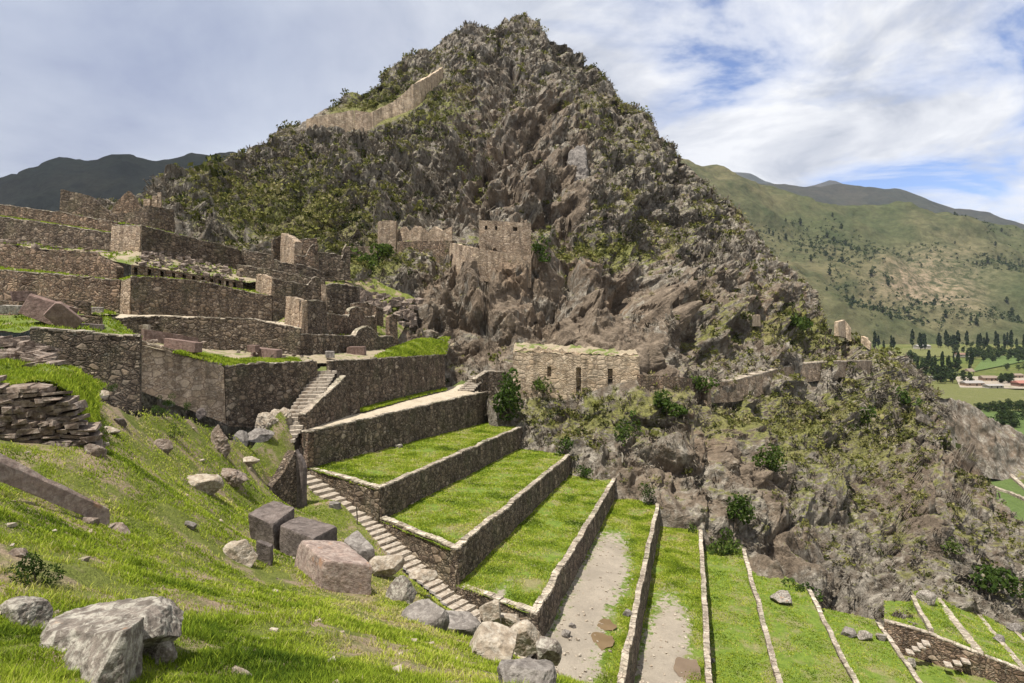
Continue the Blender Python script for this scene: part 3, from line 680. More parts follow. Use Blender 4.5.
def gravel_attr(c, w, until):
    def f(V, nr, nu):
        t = np.tile(np.linspace(0, 1, nu), nr); s = np.repeat(np.linspace(0, 1, nr), nu)
        fade = np.clip((until - t) / 0.25, 0, 1)
        cc = c + 0.12 * vnoise(np.c_[t * 6, t * 0, t * 0], 77)
        return {'gravel': np.clip(1.25 - np.abs(s - cc) / w, 0, 1) * fade}
    return f
LAWNS = []
LLAB = [None, 'uppermost grass terrace below the walkway', 'second grass terrace', 'third grass terrace', 'worn terrace with gravel and two puddles', 'worn terrace with gravel and one puddle',
        'plain lawn terrace right of the gravel ones', 'plain lawn terrace with a rock at its upper end', 'plain lawn terrace narrowing to the cliff']
for k in range(1, 9):
    a, b = NEAR[k - 1].copy(), NEAR[k].copy(); c, d = FAR[k].copy(), FAR[k - 1].copy()
    zin_n, zin_f = (NEAR[k - 1][2] - WH[k - 1], FAR[k - 1][2] - WH[k - 1])
    a[2] = min(zin_n, b[2] + 0.35) if k < 4 else b[2]; b[2] -= 0.10; c[2] -= 0.10; d[2] = c[2] + 0.1
    ex = (c - b); ex = ex / np.linalg.norm(ex) * 3.5
    inn = [a - np.r_[TN, 0] * .1, d + ex - np.r_[TN, 0] * .1]; out = [b - np.r_[TN, 0] * .35, c + ex - np.r_[TN, 0] * .35]
    ga = gravel_attr(0.40, 0.46, 0.72) if k == 4 else gravel_attr(0.42, 0.44, 0.62) if k == 5 else gravel_attr(0.55, 0.13, 0.16) if k == 3 else (lambda V, nr, nu: {'gravel': np.zeros(len(V))})
    o, V, Fq = loft('lawn_terrace', [inn, out], M_lawn, LLAB[k], nu=150, nv=26, amp=0.06, cat='lawn', attrs=ga, sc=1.2)
    t = np.tile(np.linspace(0, 1, 150), 27); LAWNS.append((V, Fq, ga(V, 27, 150)['gravel']))
# end walls of the terraces along the stairway
ELAB = ['pale end wall of the uppermost lawn terrace beside the stairs', 'pale end wall of the second lawn terrace beside the stairs', 'pale end wall of the third lawn terrace behind the boulder row']
for k in range(1, 4):
    a, b = NEAR[k - 1].copy(), NEAR[k].copy(); a[2] = b[2] + (0.25 if k == 1 else 0.1)
    dv = (b - a); dv /= np.linalg.norm(dv)
    rag_wall('terrace_end_wall', [a + dv * .02, b - dv * .05], [a[2] - 1.2, b[2] - WH[k] - 1.0], M_wall, ELAB[k - 1], 'retaining wall', 'terrace end walls along the stairs', thick=0.5,
             side=(TD[0] * 1, TD[1]), rag=0.04, step=0.35, cope=(M_cope, 0.9), batter=0.04)
dv = NEAR[3] - NEAR[2]; e4 = NEAR[3].copy(); e4[2] = NEAR[4][2] - .05; e5 = NEAR[4] - (.1, 0, .1)
rag_wall('terrace_end_wall', [e4, e5], [e4[2] - 4, e5[2] - 5], M_wall, 'end wall of the gravel terrace hidden by the crest boulders', 'retaining wall', 'terrace end walls along the stairs', thick=.5, side=(TD[0], TD[1]))
# corner wall under the walkway: pale end face
uvwall('terrace_end_wall', [(294,431,466,53.2),(308.5,432.5,467,51.9)], M_wallred, 'short pale end wall of the walkway beside the stairs', cat='retaining wall', group='terrace end walls along the stairs', side=(0.4, 0.9), rag=0.03, step=0.3, cope=(M_cope, .9))
# walkway on the top terrace
a0, b0 = NEAR[0], FAR[0]
inn = [A(292, 429.5, 54), A(318, 423, 57.5), A(358, 409, 66.5), A(400, 398, 76), A(444, 388, 90.5), A(478, 381, 94)]; out = [a0 + (-.1, .3, .02), b0 + (0, 1, .05)]
walk, WV, WF = loft('walkway', [inn, out], M_path, 'tan earth walkway on the top terrace', nu=90, nv=14, amp=0.05, cat='path')
gr, GV0, GF0 = loft('grass_verge', [[A(358, 409.5, 65.5), A(400, 398.5, 75), A(446, 388.5, 89)], [A(362, 412.5, 63.5), A(400, 402, 72.5), A(447, 390, 87.5)]], M_grassybank, 'narrow grass verge at the foot of the wall above the walkway', nu=50, nv=6, amp=0.05, lift=0.08)
# puddles
M_puddle = mat('muddy_water', lambda nt, co, b: (ramp(nt, noise(nt, co, .8, 3), [(0.3, (0.12, 0.082, 0.045)), (0.7, (0.165, 0.115, 0.065))]), None), 0.03, 0.6)
def puddle(u, v, wu, hv, label, k):
    z_of = lambda: None
    # walk along the sight line to the terrace surface
    V = LAWNS[k - 1][0]; pu = CU + F * V[:, 0] / V[:, 1]; pv = CV - F * V[:, 2] / V[:, 1]
    i = np.argsort((pu - u) ** 2 + (pv - v) ** 2)[:6]; d = V[i, 1].mean(); p = A(u, v, d); z = V[i, 2].max() + 0.03
    rx = wu / F * d; ry = hv / F * d * d / abs(p[2]); n = 64
    pts = []
    for j in range(n):
        a_ = j / n * 2 * math.pi; r = 1 + 0.16 * math.sin(2 * a_ + u) + 0.13 * math.sin(3 * a_ + v) + .07 * math.sin(5 * a_ + u) + .05 * math.sin(9 * a_ + v)
        pts.append((p[0] + rx * r * math.cos(a_) + TD[0] * ry * r * math.sin(a_), p[1] + ry * r * math.sin(a_), z))
    mb = MB(); mb.add(pts, [tuple(range(n))]); o = mb.build('puddle', M_puddle); tag(o, label, 'puddle', kind='structure')
puddle(606, 625, 9, 6, 'smaller muddy puddle, farther of the two on the left gravel terrace', 4)
puddle(601, 642, 14, 8, 'larger muddy puddle, nearer of the two on the left gravel terrace', 4)
puddle(688, 672, 13, 14, 'muddy puddle at the bottom of the right gravel terrace', 5)

# far right group of small terraces
back = [A(885, 597, 72), A(912, 590, 73), A(945, 596, 76), A(975, 606, 77), A(1024, 618, 78), A(1100, 640, 79)]
front = [A(884, 621, 61.5), A(932, 634, 59.5), A(985, 656, 57), A(1024, 671, 55.5), A(1100, 700, 53)]
o, V, Fq = loft('lawn_terrace', [front, back], M_lawn, 'cluster of small bright lawns at the lower right', nu=120, nv=30, amp=0.08, cat='lawn', attrs=lambda V, a, b: {'gravel': np.zeros(len(V))}); LAWNS.append((V, Fq, np.zeros(len(V))))
jw = uvwall('terrace_wall', [(884,621.5,640,61.2),(932,635,655,59.2),(985,656.5,676,56.7)], M_wallred, 'brown wall with projecting stone steps in front of the small lower right lawns', cat='retaining wall', side=(0.3, .95), rag=.05, cope=(M_cope, .9), thick=.5)
uvwall('terrace_wall', [(985.5,657,680,56.6),(1024,672,690,55),(1100,701,720,52.5)], M_wallred, 'low brown wall running out of frame at the lower right corner', cat='retaining wall', side=(0.3, .95), rag=.05, cope=(M_cope, .9), thick=.45)
for i, (u, v) in enumerate([(910,652),(916,649),(921.5,646),(926,643),(948,664.5),(957,663),(965.5,661)]):
    p = A(u, v, 58.4 if u < 930 else 57.2); mb = MB(); mb.box(p, .30, .42, .07, -.4, .03); s_ = mb.build('step', M_step, jw)
SLAB = ['thin pale boundary wall between the two leftmost small lawns at lower right', 'broadest pale boundary wall among the small lower right lawns', 'pale boundary wall right of the broadest one among the small lower right lawns', 'rightmost thin boundary wall among the small lower right lawns']
for i, (q, w) in enumerate([(((911,592,72),(934,632,59.6)), .45), (((939,598,74.5),(984,655,57.3)), .8), (((975,609,76),(1028,672,55.6)), .5), (((998,616,76),(1060,672,58)), .4)]):
    p0, p1 = A(*q[0]), A(*q[1]); p0[2] += .22; p1[2] += .22
    rag_wall('boundary_wall', [p0, p1], [p0[2] - .7, p1[2] - .7], M_cope, SLAB[i], 'boundary wall', 'small boundary walls at lower right', thick=w, side=(-1, 0), rag=.08, step=.5, rows=3)
fr = [Lpt(33.9, -33.6, 26) + (.2, 0, 0), Lpt(33.9, -33.6, 63) + (.2, 0, 0)]; rt = [A(1150, 800, 42), A(1060, 700, 52.5), A(985, 677, 56.5), A(884, 641, 61)]
o, V, Fq = loft('lawn_terrace', [fr, [Lpt(52, -34.6, 26), Lpt(52, -34.6, 62)]], M_lawn, 'lowest lawn in front of the wall with projecting steps', nu=80, nv=20, amp=.06, cat='lawn', attrs=lambda V, a, b: {'gravel': np.zeros(len(V))}); LAWNS.append((V, Fq, np.zeros(len(V))))

# ------------------------------------------------------------------ stairways
def stairway(name, label, p0, p1, width, wdir, nst, tread=None, rise_pad=0.0):
    """p0 lower, p1 upper (left edges), wdir horizontal direction towards the other edge"""
    p0, p1 = np.array(p0, float), np.array(p1, float); root = empty(name, tuple(p0)); tag(root, label, 'stairway')
    w = np.array((wdir[0], wdir[1], 0.0)); w /= np.linalg.norm(w); run = (p1 - p0) / nst; h2 = np.array((run[0], run[1], 0))
    mb = MB(); b = [p0 + w * .05, p1 + w * .05, p1 + w * (width - .05), p0 + w * (width - .05)]
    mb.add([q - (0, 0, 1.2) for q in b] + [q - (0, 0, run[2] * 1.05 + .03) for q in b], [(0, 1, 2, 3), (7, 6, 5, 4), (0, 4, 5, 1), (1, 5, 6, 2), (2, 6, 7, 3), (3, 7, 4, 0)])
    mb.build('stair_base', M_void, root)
    for i in range(nst):
        m = MB(); q = p0 + run * i; z = q[2] + run[2] * .5 + random.uniform(-.02, .02)
        L_ = np.linalg.norm(h2); u_ = h2 / (L_ + 1e-9); s0 = 0.0
        while s0 < width - .05:
            ww = min(random.uniform(.5, 1.1), width - s0)
            if width - s0 - ww < .25: ww = width - s0
            c = q + h2 * .5 + w * (s0 + ww / 2); hz = run[2] * .5
            m.box((c[0] + random.uniform(-.03, .03), c[1], z + random.uniform(-.015, .015)), ww / 2 * .97, L_ * .52, hz, math.atan2(w[1], w[0]), .025)
            s0 += ww
        m.build('step', M_step, root)
    return root
ST = np.array((0.77, -0.64)); SP = np.array((0.64, 0.77))     # down the stairs / towards the terraces
sl = lambda u, v, d: A(u, v, d) - np.r_[SP * 1.95, 0]
stairway('stone_stairway', 'upper flight of the stairs between the fin wall and the pale terrace ends', sl(376, 519, 47.6), sl(305, 465, 53.2), 1.9, SP, 12)
stairway('stone_stairway', 'lower flight of the stairs descending behind the toppled blocks', sl(536, 653, 37.4), sl(376, 519, 47.6), 1.9, SP, 27)
stairway('stone_stairway', 'broad stairs climbing from the slope to the plaza beside the dark parapet', A(268, 443, 51), A(316, 371, 61.5), 2.15, (1, .12), 19)
stairway('stone_stairway', 'little stairs at the far end of the walkway', A(457, 391, 88), A(473, 375, 93), 2.4, (1, .1), 9)

# ------------------------------------------------------------------ ruins on the left
GR = 'ruined walls of the upper terraces'  # sunlit ends get pale masonry, shaded faces dark: light put into colour
uvwall('ruin_wall', [(140,341,371,45.5),(224,366.5,405,50)], M_tanwall, 'slab wall, sunlight painted as pale stone, descending beside the grass tongue to a corner', GR, rag=.12, thick=.6, side=(.35,.94))
uvwall('ruin_wall', [(224.5,366.5,408,50.1),(270,363.5,412,54.5),(317,361.5,394,60.6)], M_wall, 'dark front wall of the plaza left of the broad stairs', GR, side=(-.3,.95), rag=.06, thick=.6)
uvwall('ruin_wall', [(331,361,412,61.8),(358,360,411,65.8),(400,357.5,400,75.3),(444,354.5,389.5,89.5)], M_wall, 'dark front wall of the plaza right of the broad stairs, above the walkway', GR, side=(-.4,.9), rag=.05, thick=.6)
uvwall('parapet_wall', [(305.5,415,432,53.3),(346,376.5,410,62)], M_wall, 'sloping parapet wall on the right of the broad stairs', side=(-.5,.8), rag=.04, thick=.7, cope=(M_cope, .9), step=.3)
uvwall('parapet_wall', [(346,376.5,410,62),(357,384,412,63.6),(360,408,413,64)], M_wall, 'short return of the parapet facing the walkway', side=(-.5,.8), rag=.04, thick=.5, step=.3)
uvwall('parapet_wall', [(476,379.5,396,90),(487,372,394,92),(506,372,392,93.5)], M_wall, 'small dark parapet wall at the far end of the walkway', side=(-.2,.9), rag=.04, thick=.8, cope=(M_cope, 1))
uvwall('ruin_wall', [(30,329,372,33.5),(70,332,376,34),(105,335,384,34.5),(140,336.5,385,35.2)], M_wallfine, 'tall dark wall with a grassy top at the left, above the grass tongue', GR, side=(-.3,.95), rag=.06, thick=.7)
uvwall('ruin_wall', [(75,322.5,338,57),(118,318,338,59),(160,317,341,61),(205,318.5,349,62),(250,319.5,352,63),(300,329,354,64)], M_wall, 'long curved wall under the pale path behind the plaza', GR, side=(-.2,.95), rag=.05, thick=.6)
uvwall('ruin_wall', [(300,334,354,64.3),(330,335.5,353,69),(355,336.5,352,74),(359,330,352,75),(367,326.5,352,76.5),(374,331,352,78),(379,337,351,79),(393,336,349,82)], M_wall, 'low wall with a pointed gable stub standing on the plaza', GR, side=(-.3,.95), rag=.04, thick=.7, step=.3)
uvwall('ruin_wall', [(389.5,317,348,82.2),(393,314,348,82.6),(397,315,347,83.2)], M_wallred, 'narrow upright wall stub at the right end of the plaza', GR, side=(-.3,.95), rag=.05, thick=.9, step=.25)
uvwall('ruin_wall', [(0,270,289,66),(60,275,300,66),(120,281,314,66.5)], M_wallred, 'sunlit brown wall at the far left under a grassy ledge', GR, side=(.1,.95), rag=.06, thick=.6)
uvwall('ruin_wall', [(-60,262,287,67),(-1,270,289,66)], M_wallred, 'brown wall running out of frame at the left edge', GR, side=(.1,.95), rag=.06)
uvwall('ruin_wall', [(121,281.5,314,66.4),(131,277.5,314,66)], M_tanwall, 'short pale corner of the wall below the niches', GR, side=(.1,.95), rag=.04, step=.3)
uvwall('ruin_wall', [(131.5,277,314,66),(170,278,315,68.5),(215,284,317,71.5),(256,293.5,320,74),(272,296,322,75)], M_wall, 'tall dark wall directly below the row of niches', GR, side=(-.3,.95), rag=.05, thick=.6)
uvwall('ruin_wall', [(-60,232,262,78),(0,243,267,76),(30,250,270,75.5),(60,250,274,75),(90,252,279,74),(117,266,282,73)], M_wallred, 'crumbling wall topped by a pale rock ledge at the left', GR, side=(0,1), rag=.35, thick=.9, face=.12)
uvwall('ruin_wall', [(-60,206,238,87),(0,217,240,84),(60,225,246,83),(112,233.5,253,82)], M_wall, 'dark wall second from the top at the upper left', GR, side=(0,1), rag=.06)
uvwall('ruin_wall', [(-60,194,216,90),(0,205,217,88),(60,212.5,226,87),(117,222.5,236,86)], M_wallred, 'uppermost long brown wall at the upper left', GR, side=(0,1), rag=.06)
uvwall('ruin_wall', [(112,225,256,80.8),(141,226,251,78.4)], M_tanwall, 'end wall with sunlight painted as pale stone above the grass patch, left of the long dark wall', GR, side=(.1,.95), rag=.06, step=.3)
uvwall('ruin_wall', [(141.5,226,252,78.3),(190,237,261,84),(240,250,270,90)], M_wall, 'long dark wall descending right of the pale end wall', GR, side=(-.3,.95), rag=.06)
GG = 'roofless gables on the ridge'
uvwall('ruin_gable', [(60.5,189.5,214,95),(75,192,216,95.2),(90,195.5,217,95.5),(97,201,218,95.7),(104,208,219,95.9),(117,216,222,96.2)], M_wall, 'tall ruined wall with a sloping broken top on the left ridge', GG, side=(.15,1), rag=.05, thick=.9, step=.3)
uvwall('ruin_gable', [(111,212,222,104),(117,201,222,104),(123,195,222,104),(128,191,222,104),(133,196,222,104),(137,204,222,104),(142,212,222,104)], M_wallred, 'pointed gable standing behind the dark ruined walls', GG, side=(0,1), rag=.06, thick=.8, step=.3)
uvwall('ruin_gable', [(118,213,226,92),(130,212.5,226,91.5),(138,211,226,91.2),(143,206,227,91),(149,205,228,91),(160,208,230,92),(174,209.5,236,94)], M_wall, 'dark wall with a curved top notch next to the rocky slope', GG, side=(0,1), rag=.04, thick=.9, step=.3)
for i, (u0, u1, vt, lb) in enumerate([(143.5,150,199,'left one of the low pale wall stubs on the ridge'), (152,157,196,'middle one of the low pale wall stubs on the ridge'), (157.5,161,192.5,'tallest of the low pale wall stubs on the ridge')]):
    uvwall('wall_stub', [(u0,vt,209,99),(u1,vt-.6,209,99.2)], M_tanwall, lb, 'pale wall stubs on the ridge', side=(0,1), rag=.05, thick=.8, step=.3)
GM = 'walls of the ruined house group'  # lit house ends painted in pale masonry, shaded side walls in dark
uvwall('ruin_wall', [(240,250,270,92),(256,252,270,92.5),(273,255,270,93)], M_wall, 'dark low wall left of the pale pillar of the house group', GM, side=(0,1), rag=.06)
uvwall('ruin_wall', [(281,233,262,92),(288,236,262,90),(295,241.5,263,88)], M_tanwall, 'tallest pale wall like a pillar in the house group', GM, side=(.6,.8), rag=.05, thick=1.0, step=.3)
uvwall('ruin_wall', [(273,240,264,91),(281,236,264,92)], M_wall, 'dark wall piece leaning on the left of the tallest pale pillar', GM, side=(0,1), rag=.15, step=.3)
uvwall('ruin_wall', [(295.5,240,262,97),(317,238.5,262,98)], M_wallred, 'back wall of the roofless house right of the pillar', GM, side=(0,1), rag=.1)
uvwall('ruin_wall', [(296,256,266,88),(306,256.5,268,89),(311,246,268,89.4),(318,244,270,90)], M_wallred, 'broken front wall of the roofless house with an upright end', GM, side=(0,1), rag=.05, step=.25)
uvwall('ruin_wall', [(318.5,252,271,93),(335,254,271,94.5),(343,257,271,95),(345,247,271,95.3),(350,246.5,271,95.7)], M_wall, 'dark wall with a raised right end, at the edge of the mountain scrub', GM, side=(0,1), rag=.06, step=.3)
uvwall('ruin_wall', [(274,260,279,86),(279,261.5,279,86),(281,263,279,86.2),(303,265,281,87.5),(325,273,286,89.5)], M_wall, 'dark wall in front of the roofless house', GM, side=(0,1), rag=.06, step=.3)
uvwall('ruin_wall', [(237,265,280,84),(265,269,284,84),(295,275,290,84.5),(322,281,294,85.5)], M_wall, 'long dark wall crossing behind the pale corner tower', GM, side=(0,1), rag=.06)
uvwall('ruin_wall', [(256.5,274.5,297,77.5),(264,275,298,76.3),(272,279,298,75.2)], M_tanwall, 'pale corner tower end at the middle of the house group', GM, side=(.5,.85), rag=.04, step=.25)
uvwall('ruin_wall', [(272.5,278.5,322,75.1),(290,282,323,76.5),(308,284.5,323,78),(313,278,322,78.3),(318,277.5,321,78.7),(323,283,320,79)], M_wall, 'dark side wall with a rounded hump right of the pale corner tower', GM, side=(-.3,.95), rag=.04, step=.3)
uvwall('ruin_wall', [(322,284,312,78.6),(326,285,312,78.9)], M_tanwall, 'thin wall edge, sunlight painted as pale stone, beside the dark square wall', GM, side=(0,1), rag=.03, step=.2)
uvwall('ruin_wall', [(326.5,285.5,316,82),(335,283.5,316,83),(345,285,316,84),(359.5,287,317,86)], M_wall, 'dark square wall at the right of the house group', GM, side=(-.2,1), rag=.05, step=.3)
uvwall('ruin_wall', [(286,296.5,334,69.5),(295,297.5,334,68),(303,301,335,66.6)], M_tanwall, 'house end with sunlight painted as pale stone, nearest the plaza', GM, side=(.5,.85), rag=.03, step=.25)
uvwall('ruin_wall', [(303.5,300.5,334,66.8),(315,301,334,69),(326,302,334,72)], M_wall, 'dark side wall adjoining the pale house end', GM, side=(-.3,.95), rag=.03, step=.3)
uvwall('ruin_wall', [(310,313,336,68.5),(330,314.5,336,73),(348.5,316.5,336,77),(350,310,336,77.4),(356,307,336,78.6),(362,310,336,79.8),(364,317,336,80.2),(375,317,337,82),(376,306,338,82.2)], M_wallred, 'dark wall with a rounded niche-like hump in the house group', GM, side=(-.3,.95), rag=.03, step=.25)
uvwall('ruin_wall', [(351,304,322,83),(367,303,322,84),(383,309,324,86)], M_wallred, 'low brown wall behind the rounded hump', GM, side=(0,1), rag=.06, step=.3)
uvwall('ruin_wall', [(312,303,318,74),(326,304,318,75)], M_tanwall, 'small inner wall between the pale house end and the square wall', GM, side=(0,1), rag=.06, step=.3)
# ruined low walls and dressed blocks at the far left
uvwall('low_wall', [(-40,291,306,51),(20,293.5,308,51.5),(50,297,309,52),(89,302,312,53)], M_wallred, 'low reddish wall line behind the tilted block', side=(0,1), rag=.03, thick=.7)
uvwall('low_wall', [(-40,299,312,46),(18,302,313,46)], M_wallred, 'short low reddish wall left of the tilted block', side=(0,1), rag=.03, thick=.7)
uvwall('low_wall', [(60,312.5,322,45),(100,317.5,325,46)], M_wallred, 'low reddish wall line right of the tilted block', side=(0,1), rag=.02, thick=.8)
uvwall('low_wall', [(70,323,331,41),(104,324.5,333,42)], M_dkblock, 'low dark dressed course above the tall dark wall', side=(0,1), rag=.02, thick=.8)
uvwall('low_wall', [(144,329,340,52),(198,338,349,55)], M_redblock, 'low smooth reddish course in front of the long curved wall', side=(0,1), rag=.02, thick=.9)

# wall with niches
def panel(name, P0, P1, h0, h1, zb0, zb1, sb, zbk, holes, mats, depth, thick, label, cat, group=None, parent=None):
    """flat wall with recesses: sb breaks along 0..1, zbk breaks up 0..1, holes = set of (i, j) cells"""
    P0, P1 = np.array(P0), np.array(P1); t = P1 - P0; t2 = t[:2] / np.linalg.norm(t[:2]); nb = np.array((-t2[1], t2[0]))
    if nb @ P0[:2] < 0: nb = -nb
    def pt(s, f, off):
        b = zb0 + (zb1 - zb0) * s; hh = h0 + (h1 - h0) * s; p = P0[:2] + (P1 - P0)[:2] * s + nb * off
        return (p[0], p[1], b + (hh - b) * f)
    mb = MB(); dark = []
    for i in range(len(sb) - 1):
        for j in range(len(zbk) - 1):
            s0, s1, f0, f1 = sb[i], sb[i + 1], zbk[j], zbk[j + 1]
            o = depth if (i, j) in holes else 0.0
            q = [pt(s0, f0, o), pt(s1, f0, o), pt(s1, f1, o), pt(s0, f1, o)]; mb.add(q, [(0, 1, 2, 3)])
            if o:
                r = [pt(s0, f0, 0), pt(s1, f0, 0), pt(s1, f1, 0), pt(s0, f1, 0)]
                for a in range(4): mb.add([r[a], r[(a + 1) % 4], q[(a + 1) % 4], q[a]], [(0, 1, 2, 3)])
    c = [pt(0, 0, 0), pt(1, 0, 0), pt(1, 1, 0), pt(0, 1, 0)]; d = [pt(0, 0, thick), pt(1, 0, thick), pt(1, 1, thick), pt(0, 1, thick)]
    for a in range(4): mb.add([c[a], c[(a + 1) % 4], d[(a + 1) % 4], d[a]], [(0, 1, 2, 3)])
    mb.add(d, [(3, 2, 1, 0)])
    o = mb.build(name, mats, parent); 
    if label: tag(o, label, cat, group)
    return o
def breaks(cs, w):
    out = [0.0]; hol = []
    for c in cs: out += [c - w / 2, c + w / 2]; hol.append(len(out) - 2)
    return out + [1.0], hol
p0, p1 = A(132, 264.5, 73), A(243, 281.5, 80.5)
cs_ = [(u - 132) / 111.0 for u in (135.5, 148, 160, 171, 181.5, 191, 200.5, 209.5, 218, 226, 234)]
sb, hol = breaks(cs_, .030)
panel('niche_wall', p0, p1, p0[2], p1[2], A(132, 277, 73)[2] - .3, A(243, 292, 80.5)[2] - .3, sb, [0, .38, .86, 1.0], {(i, 1) for i in hol}, M_wallred, .75, 1.1, 'brown wall with a row of small dark niches', 'wall')

def P(*a): return [A(*q) for q in a]
# ground between the walls
E = 0.0
loft('plaza_ground', [P((130,342,44),(170,352,46.5),(224,367.5,50.3),(280,364,56),(326,363,62),(380,359.5,71.2),(446,355.5,90.3)),
     P((138,339,51),(200,350,58),(262,355,60),(310,356,64),(352,356,69.5),(400,352.5,79),(450,347,96)),
     P((75,337,58),(140,338,60.3),(200,348,62.3),(260,352.5,63.5),(330,353,69.5),(393,348,82.5),(455,343,100))], M_earth, 'bare earth and grass plaza between the ruin walls', nu=110, nv=16, amp=.10)
loft('plaza_grass', [P((372,359,69.5),(405,357.3,77),(446,355,90.3)), P((385,352,77),(412,345,83),(448,341,96)), P((396,347,84),(418,340,89),(450,337,100))], M_grassybank, 'bright grass bank at the right end of the plaza', nu=50, nv=12, amp=.12, lift=.10)
loft('plaza_grass', [P((175,354,46.6),(224,366.8,50.2),(300,363.2,58.6)), P((185,352,50),(230,360,54),(298,360,61))], M_grassybank, 'grass fringe along the dark plaza wall', nu=60, nv=8, amp=.08, lift=.10)
loft('ruin_path', [P((75,323,57.3),(118,318.5,59.3),(160,317.5,61.3),(205,319,62.3),(250,320,63.3),(300,329.5,64.3)), P((95,314,65),(131,314,66.5),(170,315,69),(215,317.5,72),(256,320,74.5),(305,324,74))], M_path, 'pale path on top of the long curved wall', nu=70, nv=8, amp=.06, cat='path')
loft('ruin_ground', [P((-60,262.5,67.4),(0,270.5,66.4),(60,275.5,66.4),(120,281.8,66.8),(131,277.6,66.4),(170,278.6,69),(215,284.6,72),(256,294,74.6),(275,297,76)), P((-60,262,79),(0,267,76.5),(60,273,75.5),(117,281,73.5),(132,276,73.4),(170,279,76),(215,286,79),(243,291,81),(290,291,85))], M_earth, 'grassy ledge below the crumbling wall', nu=80, nv=8, amp=.08)
loft('ruin_ground', [P((-60,236,78.6),(0,244,76.6),(60,251,75.6),(100,256,74.4),(132,265,73.6),(180,272,77),(243,281.8,81),(300,283,86)), P((-60,236,86),(0,240,84.4),(60,246,83.4),(112,252,82),(141,250,79),(190,259,85),(240,268,91),(300,276,88))], M_earth, 'rough grass bank above the niche wall', nu=80, nv=10, amp=.25)
loft('ruin_ground', [P((-60,206.5,87.4),(0,217.5,84.4),(60,225.5,83.4),(112,234,82.4)), P((-60,215,90),(0,216,88),(60,225,87),(117,234,86))], M_path, 'narrow ledge between the two uppermost walls', nu=40, nv=4, amp=.05)
loft('ruin_ground', [P((-60,194.5,90.4),(0,205.5,88.4),(60,213,87.4),(117,223,86.4),(141,226.5,79),(190,237.5,84.6),(240,250.5,90.6)), P((-60,205,118),(0,214,116),(60,218,110),(120,222,104),(165,231,101),(200,242,100),(245,254,98))], M_earth, 'bare ground around the gables on the ridge', nu=70, nv=10, amp=.2)
loft('ruin_ground', [P((236,321,74),(272,323,75.6),(310,337,67.5),(345,338,75),(378,338,81),(397,342,84)), P((240,296,80),(275,294,82),(320,318,80),(362,318,86),(385,322,88),(402,332,90)), P((236,280,86),(280,284,87),(325,287,90),(350,288,94),(372,296,97),(410,318,98)), P((236,262,95),(290,266,100),(330,272,100),(352,270,103),(378,282,102),(420,300,100))], M_slope, 'bare and grassy ground inside the house group', nu=70, nv=14, amp=.25)
loft('ruin_ground', [P((-40,331,33),(30,330,33.9),(70,333,34.4),(105,336,34.9),(139,337.5,35.4)), P((-40,322,41),(40,322,42),(100,330,44),(140,339,48)), P((-60,309,49),(60,312,51),(110,318,57),(140,338,60))], M_grassybank, 'grass and rubble behind the tall dark wall', nu=60, nv=14, amp=.25)
loft('ruin_ground', [P((-60,303,50),(60,309.5,51.8),(100,315,54)), P((-60,291,66),(60,300,66.5),(122,314,67))], M_earth, 'bare earth below the sunlit brown wall', nu=40, nv=10, amp=.1)

# ------------------------------------------------------------------ the grassy foreground slope
FG = [(-5,-3,-.9),(0,-3,-1.4),(6,-3,-2.4),(0,0,-1.75),(6,0,-3.0),(-6,0,-.95),(-14,0,1.0),(-14,8,-.4),(12,4,-6.0),(12,14,-11.5)]
FGs = [(300,683,7.4),(0,683,5.6),(520,683,9.5),(100,640,7.6),(0,610,8.2),(300,620,12),(400,640,13.5),(200,590,13),(100,560,13.5),(0,520,12),(330,594,21),(400,606,20.5),(440,630,19),(500,655,16.5),(552,683,14.5),
 (240,560,21.5),(200,520,22),(100,500,19),(0,490,15.5),(0,440,20.3),(45,442,20.7),(92,448,21.5),(150,470,27),(150,440,31),(120,415,30),(100,392,32),(140,388,35.6),(150,378,38),(190,395,44),(224,408,48.5),(225,440,42),(210,460,36),(250,455,45),(268,446,49.5),(292,434,51.5),(278,462,49),(255,480,42),(235,500,35),(258,500,38),(292,508,46),
 (305,470,51.5),(330,500,47),(348,521,45),(318,528,41),(350,556,39),(300,540,31),(380,563,41),(418,593,38.5),(450,613,37),(400,575,27),(370,575,25),(480,640,31),(540,690,27),(260,545,27.5)]
fgp = np.array([A(*q) for q in FGs] + [np.array(q, float) for q in FG])
_fg = tps_fit(fgp[:, :2] / 20.0, fgp[:, 2], 2e-3)
def fg_z0(x, y): return _fg(np.c_[x, y] / 20.0)
def fg_z(x, y):
    Q = np.c_[x, y, np.zeros(len(x))]
    return fg_z0(x, y) + 0.16 * fbm(Q / 2.2, 4, 31) + 0.05 * fbm(Q / 0.5, 2, 33)
# right limit of the slope: the left edge of the stairway
SE = [sl(305, 463, 53.6), sl(376, 519, 47.6), sl(462, 592, 40.4)]; SE.append(SE[-1] + np.array((9.5, -8.4, -2))); SE.append(SE[-1] + np.array((9.5, -8.4, -2)))
SEp = np.array(SE)[:, :2]
def inside_fg(x, y):
    # y below the stair line, and left of the walls
    lim = np.interp(x, SEp[:, 0], SEp[:, 1], left=55, right=20) + 0.25
    L1 = np.interp(x, [A(94,0,22)[0], A(99,0,23)[0], A(105,0,33.6)[0], A(140,0,35)[0], A(141,0,45.6)[0], A(224,0,50)[0], A(268,0,50.6)[0]], [21.8, 26.0, 34.2, 35.2, 45.6, 50.2, 53.5], left=21.6)
    return (y < np.minimum(lim, L1))
xs = np.arange(-34, 16, .2); ys = np.arange(-2, 56, .2); gx, gy = np.meshgrid(xs, ys); vx, vy = gx.ravel(), gy.ravel()
